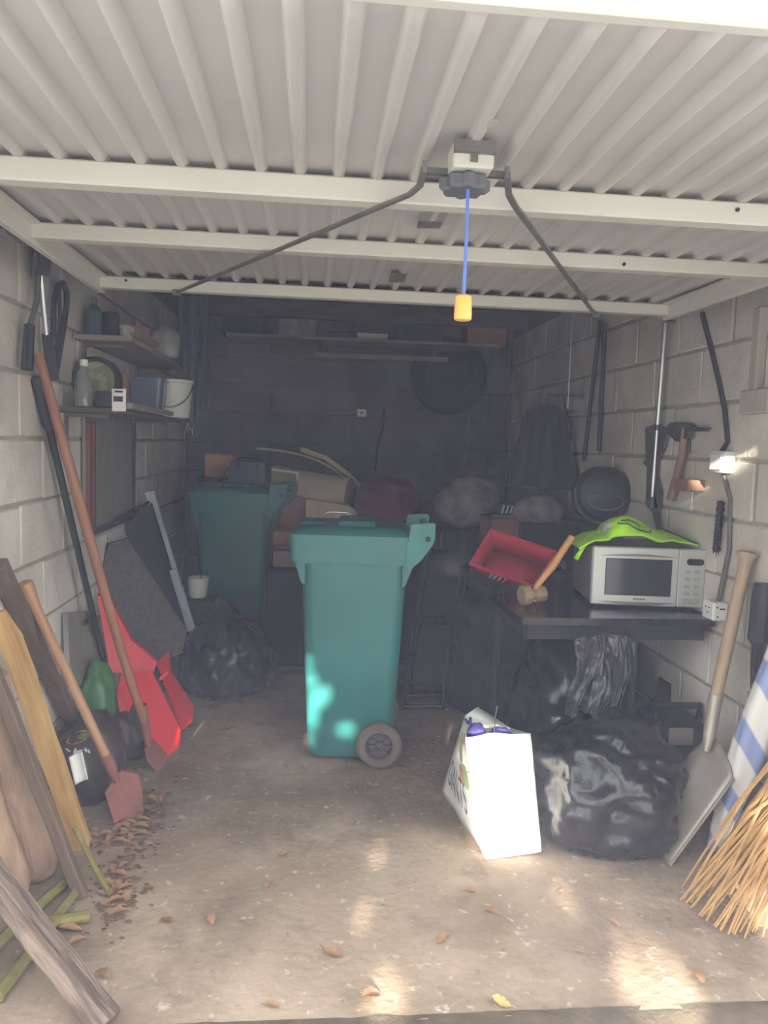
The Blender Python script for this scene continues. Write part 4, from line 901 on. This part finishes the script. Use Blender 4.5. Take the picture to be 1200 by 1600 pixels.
MB().tube(arc(PI*.05, PI*.95, .085, .034, .35, -.035), .003, 6).build('base_ring', m_greysteel, t)
o = MB().box((c.x, 3.9, (TZ+c.z-rr-.01)/2), (.26, .28, c.z-rr-.01-TZ-.002), bev=.006).build('dark_carton', m_blackmatt); tag(o, 'dark carton on the table under the black bucket', 'carton')

# ------------------------------------------------------------------ right wall tools
t = thing('silver_pole', onx(1030, 640, XR-.05), 'thin silver telescopic pole hanging on the right wall', 'pole')
a, m_, b_ = onx(1040, 505, XR-.05), onx(1027, 668, XR-.05), onx(1019, 776, XR-.05)
MB().tube([a, m_], .0115, 10).build('upper_tube', m_greysteel if False else m_alu, t)
MB().tube([m_, b_], .009, 10).build('lower_tube', m_alu, t)
MB().tube([m_+Vector((0, 0, .012)), m_-Vector((0, 0, .012))], .015, 10).build('collar', m_blackpl, t)
MB().tube([b_, b_-Vector((0, 0, .05))], [.014, .022], 10).build('rubber_foot', m_blackpl, t)
MB().tube([a+Vector((.05, 0, .01)), a+Vector((0, 0, .01))], .006, 6).build('nail', m_greysteel, t)
t = thing('old_sickle', onx(1022, 750, XR-.02), 'dark rusty blade tool hanging behind the silver pole', 'blade')
MB().prism([onx(a_, c_, XR-.02) for a_, c_ in ((1011, 668), (1030, 662), (1046, 672), (1040, 700), (1030, 720), (1030, 745), (1036, 770), (1033, 795), (1030, 800), (1034, 828), (1030, 832), (1022, 800), (1012, 790), (1014, 730), (1008, 724), (1012, 716))], .010, (-1, 0, 0)).build('blade', mat('dark_rust', lin(84, 72, 66), .8, col2=lin(60, 52, 48), scale=14), t)
t = thing('hatchet', onx(1060, 720, XR-.03), 'hatchet with a dark head and brown handle hanging head-up on the right wall', 'hatchet')
MB().prism([onx(a_, c_, XR-.025) for a_, c_ in ((1050, 668), (1058, 660), (1080, 660), (1088, 667), (1112, 668), (1108, 674), (1086, 674), (1082, 685), (1066, 690), (1056, 680))], .03, (-1, 0, 0)).build('head', mat('hatchet_iron', lin(70, 66, 64), .6, .3), t)
MB().tube([onx(1071, 668, XR-.045), onx(1066, 710, XR-.045), onx(1056, 750, XR-.045), onx(1048, 780, XR-.045)], [.014, .016, .017, .020], 10).build('handle', mat('hatchet_handle', lin(150, 120, 100), .6, col2=lin(110, 70, 60), scale=6), t)
MB().tube([onx(1079, 685, XR-.03), onx(1079, 708, XR-.03)], .003, 5).build('nail', m_blackmatt, t)
o = MB().box((XR-.045, onx(1083, 758, XR-.03).y, onx(1083, 758, XR-.03).z), (.08, .13, .045), bev=.003).build('wooden_peg_block', mat('peg_wood', lin(140, 104, 84), .75, col2=lin(112, 80, 64), scale=8)); tag(o, 'reddish-brown wooden block fixed to the wall below the hatchet', 'block')
a, b_ = onx(1186, 480, XR-.03), onx(1181, 612, XR-.03)
o = MB().box((XR-.02, a.y, (a.z+b_.z)/2), (.035, .05, a.z-b_.z), bev=.004).build('wall_batten', m_wall_timber); tag(o, 'pale vertical timber batten on the right wall at the frame edge', 'batten')
p = onx(1180, 628, XR-.03); o = MB().box((XR-.03, p.y-.03, p.z), (.055, .18, .085), bev=.005).build('timber_block', m_wall_timber); tag(o, 'pale timber block under the vertical batten on the right wall', 'block')
o = MB().box((XR-.04, onx(1190, 432, XR-.04).y, onx(1190, 432, XR-.04).z), (.06, .16, .05), bev=.005).build('door_track_bracket', m_greysteel); tag(o, 'grey steel door bracket high on the right wall', 'bracket')

# wide shovel at the right
k0 = onx(1168, 865, XR-.05); s0 = at(1117, 1095, 2.52); s1 = at(1108, 1150, 2.46)
t = thing('grain_shovel', gnd(1050, 1345), 'wide steel shovel with a knob-ended wooden handle leaning on the right wall', 'shovel')
d_ = (k0-s0)
align(MB().tube([s0, s0.lerp(k0, .5), s0.lerp(k0, .93), s0.lerp(k0, .97), k0, k0+d_*.015], [.021, .023, .022, .027, .040, .026], 14).build('handle', m_woodpale, t), s0, k0)
MB().tube([s0.lerp(k0, .04), s0, s1, s1.lerp(at(1103, 1175, 2.44), 1)], [.025, .025, .022, .010], 12).build('socket', m_steel, t)
UL, UR, LR = at(1036, 1226, 2.60), at(1148, 1214, 2.34), gnd(1048, 1350)
PKV = at(1104, 1156, 2.47)-(UL+UR)/2
BLc = [(Vector(UL)), at(1120, 1168, 2.46), UR]
def bladef(u, v):
    top_ = UL.lerp(UR, u)+PKV*(1-abs(2*u-1))**.8; bot_ = gnd(985, 1318).lerp(LR, u)
    p = top_.lerp(bot_, v); n_ = Vector((.75, .5, .45)).normalized()
    return p+n_*(.045*(math.sin(PI*u))-.01)*(1-.35*v)
o = MB().grid(bladef, 16, 16).build('blade', m_steel, t, ang=80); sd = o.modifiers.new('t', 'SOLIDIFY'); sd.thickness = .004
MB().tube([bladef(1, k/8) for k in range(9)], .006, 6).build('blade_rim', m_steel, t)

# black-handled tool at the frame edge
q0_, q1_ = onx(1192, 930, XR-.05), onx(1177, 1085, XR-.05)
t = thing('black_handled_tool', q1_, 'black plastic tool handle hanging beside the wide shovel', 'tool')
MB().tube([q0_+Vector((0, 0, .04)), q0_, q0_.lerp(q1_, .45), q0_.lerp(q1_, .5), q0_.lerp(q1_, .72), q1_], [.03, .036, .036, .022, .018, .010], 10).build('grip', m_blackpl, t)
MB().box(q1_-Vector((0, 0, .01)), (.03, .03, .035), bev=.004).build('ferrule', m_steel, t)
MB().tube([q0_+Vector((.05, 0, .03)), q0_+Vector((0, 0, .03))], .008, 6).build('wall_peg', m_greysteel, t)
# dark cases on the floor by the wall
c = gnd(1052, 1210); t = thing('black_boot', (c.x, c.y+.12, 0), 'black rubber boot standing under the table at the right wall', 'boot')
MB().loft([[Vector((c.x, c.y+.12, 0))+Vector((a*math.cos(2*PI*k/16)+ox, b2*math.sin(2*PI*k/16), z)) for k in range(16)] for z, a, b2, ox in ((0, .055, .05, 0), (.05, .06, .055, 0), (.2, .055, .055, .01), (.36, .065, .065, .03), (.38, .062, .062, .03))]).build('shaft', m_blackmatt, t)
MB().blob((c.x-.04, c.y+.05, .045), (.055, .11, .045), lambda d: d, 3).build('toe', m_blackmatt, t)
MB().loft([rrect(c.x-.10, c.x+.06, c.y-.06, c.y+.18, z, .05) for z in (0, .02)]).build('sole', m_blackmatt, t)
c = at(1112, 1135, 2.86); t = thing('tool_case', (XR-.12, 2.9, 0), 'black tool case behind the wide shovel', 'case')
MB().box((XR-.13, 2.92, .17), (.2, .22, .34), bev=.02).build('case_body', m_blackpl, t)
MB().tube([(XR-.22, 2.85, .34), (XR-.22, 2.85, .39), (XR-.04, 2.85, .39), (XR-.04, 2.85, .34)], .014, 8).build('case_handle', m_blackpl, t)
MB().box((XR-.13, 2.806, .28), (.10, .01, .07), bev=.004).build('label_panel', m_greycloth, t)

# striped parasol, rolled
tip = gnd(1112, 1327); top = onx(1215, 1060, XR-.1)
ax = (top-tip); L = ax.length*1.5; rotm = ax.to_track_quat('Z', 'Y').to_matrix().to_4x4()
m_par = bpy.data.materials.new('blue_white_stripes'); m_par.use_nodes = True
nt = m_par.node_tree; N = nt.nodes; tc = N.new('ShaderNodeTexCoord'); wv = N.new('ShaderNodeTexWave'); mp = N.new('ShaderNodeMapping')
mp.inputs['Rotation'].default_value = (0, .75, .3); mp.inputs['Scale'].default_value = (1, 1, 1); wv.inputs['Scale'].default_value = 2.2; wv.inputs['Distortion'].default_value = 1.0; wv.bands_direction = 'X'
cr_ = N.new('ShaderNodeValToRGB'); cr_.color_ramp.interpolation = 'EASE'; cr_.color_ramp.elements[0].position = .22; cr_.color_ramp.elements[1].position = .42
cr_.color_ramp.elements[0].color = (*lin(146, 158, 202), 1); cr_.color_ramp.elements[1].color = (*lin(222, 220, 214), 1)
nt.links.new(tc.outputs['Object'], mp.inputs[0]); nt.links.new(mp.outputs[0], wv.inputs[0]); nt.links.new(wv.outputs[1], cr_.inputs[0]); nt.links.new(cr_.outputs[0], N['Principled BSDF'].inputs['Base Color']); N['Principled BSDF'].inputs['Roughness'].default_value = .7
t = thing('rolled_parasol', tip, 'rolled blue and white striped parasol leaning at the right edge', 'parasol', rot=rotm.to_euler())
rg = []
for z, r in ((0, .012), (.02, .020), (.10, .030), (.2, .038), (.32, .048), (.45, .055), (.6, .058), (L, .05)):
    rg.append([Vector((r*(1+.14*math.sin(5*a+z*9))*math.cos(a), r*(1+.14*math.sin(5*a+z*9))*math.sin(a), z)) for a in [2*PI*k/40 for k in range(40)]])
MB().loft(rg).build('canopy', m_par, t, False, ang=60)
MB().lathe([(.006, -.0), (.009, .004), (.012, .015)], 10).build('ferrule', m_whitepl, t, False)

# straw besom at the bottom right
hub = at(1318, 1120, 2.0)
t = thing('straw_besom', gnd(1120, 1395), 'straw besom broom with stiff stalks fanning over the floor at the right edge', 'broom')
rnd = random.Random(4)
stalks = []
for k in range(75):
    u = rnd.random(); w = rnd.random()
    tipx = 1062+u*135; tipy = 1385+25*w+22*math.sin(u*3)+ (60*u if w > .4 else 0)
    e = gnd(tipx, tipy)+Vector((0, 0, .004+.03*rnd.random()*u))
    h = hub+Vector((rnd.uniform(-.05, .0), rnd.uniform(-.08, .08), rnd.uniform(-.12, .08)))
    mid = h.lerp(e, .55)+Vector((rnd.uniform(-.02, .02), rnd.uniform(-.02, .02), rnd.uniform(-.005, .05)))
    if rnd.random() < .35: e = h.lerp(e, rnd.uniform(.7, .95)); e.z = max(e.z, .01)
    MB().tube([h, mid, e], [.0055, .005, .003], 5).build('stalk', m_straw, t)
MB().tube([hub+Vector((-.03, 0, -.02)), hub+Vector((.06, 0, .06))], [.06, .05], 14).build('binding', m_woodred, t)
MB().tube([hub, Vector((XR-.15, 2.04, .8)), Vector((XR-.06, 2.06, 1.2))], .015, 10).build('broom_handle', m_woodh, t)

# ------------------------------------------------------------------ folded black chairs left of the table
def folded_chair(x0, x1, y, tilt, label):
    t = thing('folding_chair', ((x0+x1)/2, y, 0), label, 'folding chair')
    H = .86
    for xx in (x0, x1):
        MB().tube([(xx, y, .012), (xx+tilt*.4, y+.06, H*.5), (xx+tilt, y+.14, H)], .011, 8).build('leg', m_blackpl, t)
        MB().tube([(xx+.02, y+.10, .012), (xx+.02+tilt*.4, y+.07, H*.45), (xx+.02+tilt*.8, y+.10, H*.8)], .011, 8).build('leg', m_blackpl, t)
    MB().prism([(x0+.02+tilt*.9, y+.12, H*.95), (x1-.01+tilt*.9, y+.12, H*.95), (x1-.01+tilt*.55, y+.07, H*.58), (x0+.02+tilt*.55, y+.07, H*.58)], .015, (0, 1, 0)).build('backrest', m_blackmatt, t)
    MB().prism([(x0+.02+tilt*.5, y+.05, H*.52), (x1-.01+tilt*.5, y+.05, H*.52), (x1-.01+tilt*.1, y+.02, H*.16), (x0+.02+tilt*.1, y+.02, H*.16)], .025, (0, 1, 0)).build('seat', m_blackmatt, t)
    MB().tube([(x0, y, .03), (x1, y, .03)], .010, 8).build('foot_bar', m_blackpl, t)
    return t
g1 = gnd(690, 1112)
folded_chair(g1.x-.20, g1.x, g1.y+.0, .12, 'folded black chair nearest the shopping bag, left of the table')
folded_chair(g1.x-.16, g1.x+.06, g1.y+.18, .12, 'folded black chair behind the first, left of the table')
for k, (px, py) in enumerate(((722, 1108), (757, 1102))):
    p = gnd(px, py); o = MB().box((p.x, p.y+.12, .05), (.14 if k else .09, .2, .10), bev=.008).build('half_block', m_mortar); tag(o, ('small grey concrete block by the chair foot', 'wide grey concrete block behind the white shopping bag')[k], 'concrete block')

# ------------------------------------------------------------------ fallen leaves
lme = []
for k in range(5):
    rnd = random.Random(k+20); mb = MB()
    def lf(u, v, rnd=rnd, k=k):
        w = (.5+.0*u)*math.sin(PI*min(1, max(0.02, u)))**.7*(1+.25*math.sin(u*22+k)); x = (u-.5)*.085; y = (v-.5)*.085*w
        return Vector((x, y, .006+.012*(abs(v-.5)*2)**2*w+.010*math.sin(u*3+k)))
    mb.grid(lf, 10, 6); mb.tube([(-.042, 0, .004), (-.065, .006, .004)], .0014, 4)
    lme.append(mb.mesh('fallen_leaf', m_leafy if k == 4 else m_leaf, 60))
rnd = random.Random(11)
spots = [(202+30*math.cos(k*2.4)*(k/22)**.5, 1288+34*math.sin(k*2.4)*(k/22)**.5) for k in range(22)]+[(185+26*math.cos(k*2.4)*(k/14)**.5, 1385+40*math.sin(k*2.4)*(k/14)**.5) for k in range(14)]+[(158+16*math.cos(k*2.4), 1312+12*math.sin(k*2.4)) for k in range(6)]+[(208, 1290), (195, 1300), (215, 1275), (230, 1262), (205, 1310), (190, 1370), (196, 1390), (178, 1395), (232, 1390), (170, 1415), (185, 1430), (172, 1360), (240, 1250), (75, 1362), (255, 1250), (262, 1242), (150, 1302), (160, 1318), (165, 1308), (152, 1322), (205, 1345),
         (442, 1336), (420, 1385), (300, 1160), (355, 1140), (876, 1395), (905, 1490), (735, 1395), (1000, 1430), (1045, 1435), (1120, 1440), (160, 1525), (425, 1572), (100, 1435), (130, 1440), (110, 1455), (198, 1405), (218, 1300), (186, 1318), (245, 1272), (228, 1248), (640, 1240), (1092, 1530), (330, 1440), (260, 1440), (520, 1490), (770, 1428), (960, 1445), (690, 1470), (60, 1420), (120, 1475), (1150, 1420), (1135, 1385), (1165, 1405)]
for k, (px, py) in enumerate(spots):
    p = gnd(px, py); o = bpy.data.objects.new('fallen_leaf', lme[k % 4]); COL.objects.link(o)
    o.location = (p.x, p.y, .003); o.rotation_euler = (0, 0, rnd.uniform(0, 6.28)); s0_ = rnd.uniform(.5, .95) if px < 300 or k % 3 == 0 else rnd.uniform(.35, .7); s0_ *= .8; o.scale = (s0_, s0_, s0_)
    kk = 0 if px < 300 else 2 if px > 860 else 1
    tag(o, ('curled brown leaf in the litter below the spade and stakes at the left', 'brown leaf on the open concrete in front of the near bin and shopping bag', 'brown leaf on the floor in front of the slumped bin bag and besom')[kk], 'leaf', ('leaves below the stakes', 'leaves on the open floor', 'leaves at the right')[kk])
for k, (px, py, lab) in enumerate(((580, 1560, 'orange fallen leaf in the sun patch at the bottom centre'), (783, 1568, 'yellow fallen leaf near the bottom edge, right of the orange leaf'))):
    p = gnd(px, py); o = bpy.data.objects.new('fallen_leaf', lme[4 if k else 1]); COL.objects.link(o); o.location = (p.x, p.y, .003); o.rotation_euler = (0, 0, .4+2.2*k); o.scale = (.6, .75, .8); tag(o, lab, 'leaf', 'fallen leaves by the threshold')
# soil heap along the left edge
mb = MB(); rnd = random.Random(3)
for k in range(260):
    u = rnd.random(); p = gnd(165+70*u+rnd.gauss(0, 22), 1430-190*u+rnd.gauss(0, 26)); s_ = rnd.uniform(.002, .007)
    mb.blob((p.x, p.y, s_*.5), (s_*2.0, s_*1.3, s_*.6), lambda d: d, 1)
o = mb.build('leaf_litter', m_soil); o['kind'] = 'stuff'; tag(o, 'crumbs of soil and leaf litter along the left of the floor', 'litter')

# ------------------------------------------------------------------ unseen tree added behind the camera, its leaf gaps cut to place sun patches
TY = -4.2
holes = []
def hole(p, r, sq=1.0): holes.append((Vector(p), r, sq))
for px, py, r in ((1030, 1540, .10), (1195, 1415, .07), (600, 1560, .05), (590, 1335, .018), (565, 1440, .016), (880, 1400, .020)): hole(gnd(px, py), r, .34 if r > .06 else .2)
for u in (.15, .42, .66):
    for v in (.14, .35, .6, .84): hole(A.lerp(B, u).lerp(At.lerp(Bt, u), v), .052)
for px, py, r in ((478, 1035, .014), (480, 1062, .026), (488, 1095, .034), (480, 1125, .032), (503, 1085, .026), (476, 1155, .018), (540, 1140, .016)): hole(at(px, py, 3.21), r)
for px, py, r in ((212, 1075, .035), (235, 1105, .045), (258, 1140, .03)): hole(at(px, py, 3.35), r)
hole(jb, .045)
hole(at(1140, 1255, 2.40), .04); hole(at(1130, 1295, 2.4), .02)
e1 = Vector((0, 0, 1)).cross(SUNV).normalized(); e2 = SUNV.cross(e1)
H2 = [(h.dot(e1), h.dot(e2), r, sq) for h, r, sq in holes]
def open_(a, b2, m): return any(((a-h[0])/(h[2]+m))**2+((b2-h[1])/(h[2]*h[3]+m))**2 < 1 for h in H2)
tr = thing('dapple_tree', (-1.3, TY, 0), 'unseen green tree added outside the garage, leaves cut away to place sun patches', 'tree')
MB().tube([(-1.3, TY-.5, -.03), (-1.25, TY-.5, 1.0), (-1.4, TY-.4, 2.0), (-1.3, TY-.4, 3.6)], [.14, .11, .08, .04], 12).build('trunk', m_bark, tr)
rnd = random.Random(99); verts = []; faces = []
cand = [None]*22000
for h in H2:
    for k in range(260): cand.append((h[0]+rnd.gauss(0, 1)*(h[2]+.07), h[1]+rnd.gauss(0, 1)*(h[2]*h[3]+.07)))
for cd in cand:
    p = Vector((rnd.uniform(-3.0, 1.6), TY+rnd.uniform(-.35, .35), rnd.uniform(1.1, 4.4)))
    if cd: y_off = p.y; base = e1*cd[0]+e2*cd[1]; p = base+SUNV*((y_off-base.y)/SUNV.y)
    a, b2 = p.dot(e1), p.dot(e2); lsz = rnd.uniform(.05, .07) if not cd else .016
    if open_(a, b2, lsz*.85):
        lsz = .014
        if open_(a, b2, lsz*.8): continue
    q = (SUNV+Vector((rnd.gauss(0, .35), rnd.gauss(0, .35), rnd.gauss(0, .35)))).normalized(); x_ = q.orthogonal().normalized(); y_ = q.cross(x_)
    th = rnd.uniform(0, 6.28); x2 = x_*math.cos(th)+y_*math.sin(th); y2 = q.cross(x2); i = len(verts)
    verts += [p-x2*lsz, p+y2*lsz*.7, p+x2*lsz, p-y2*lsz*.7]; faces.append((i, i+1, i+2, i+3))
me = bpy.data.meshes.new('foliage'); me.from_pydata([tuple(v-Vector(tr.location)) for v in verts], [], faces); me.materials.append(m_foliage)
o = bpy.data.objects.new('foliage', me); COL.objects.link(o); o.parent = tr; o['kind'] = 'stuff'

# ------------------------------------------------------------------ thin scatter volume added in and before the garage to imitate lens haze
m_haze = bpy.data.materials.new('haze'); m_haze.use_nodes = True; nt = m_haze.node_tree
nt.nodes.remove(nt.nodes['Principled BSDF'])
vs_ = nt.nodes.new('ShaderNodeVolumeScatter'); vs_.inputs['Color'].default_value = (.80, .81, 1, 1); vs_.inputs['Density'].default_value = .0215; vs_.inputs['Anisotropy'].default_value = 0.0
nt.links.new(vs_.outputs[0], nt.nodes['Material Output'].inputs['Volume'])
o = MB().box(((XL+XR)/2, (YB+.04-.6)/2, 1.2), (XR-XL+.08, YB+.64, 2.5)).build('haze', m_haze); o['kind'] = 'stuff'; tag(o, 'thin bluish scatter volume added in the garage to imitate lens haze', 'haze')
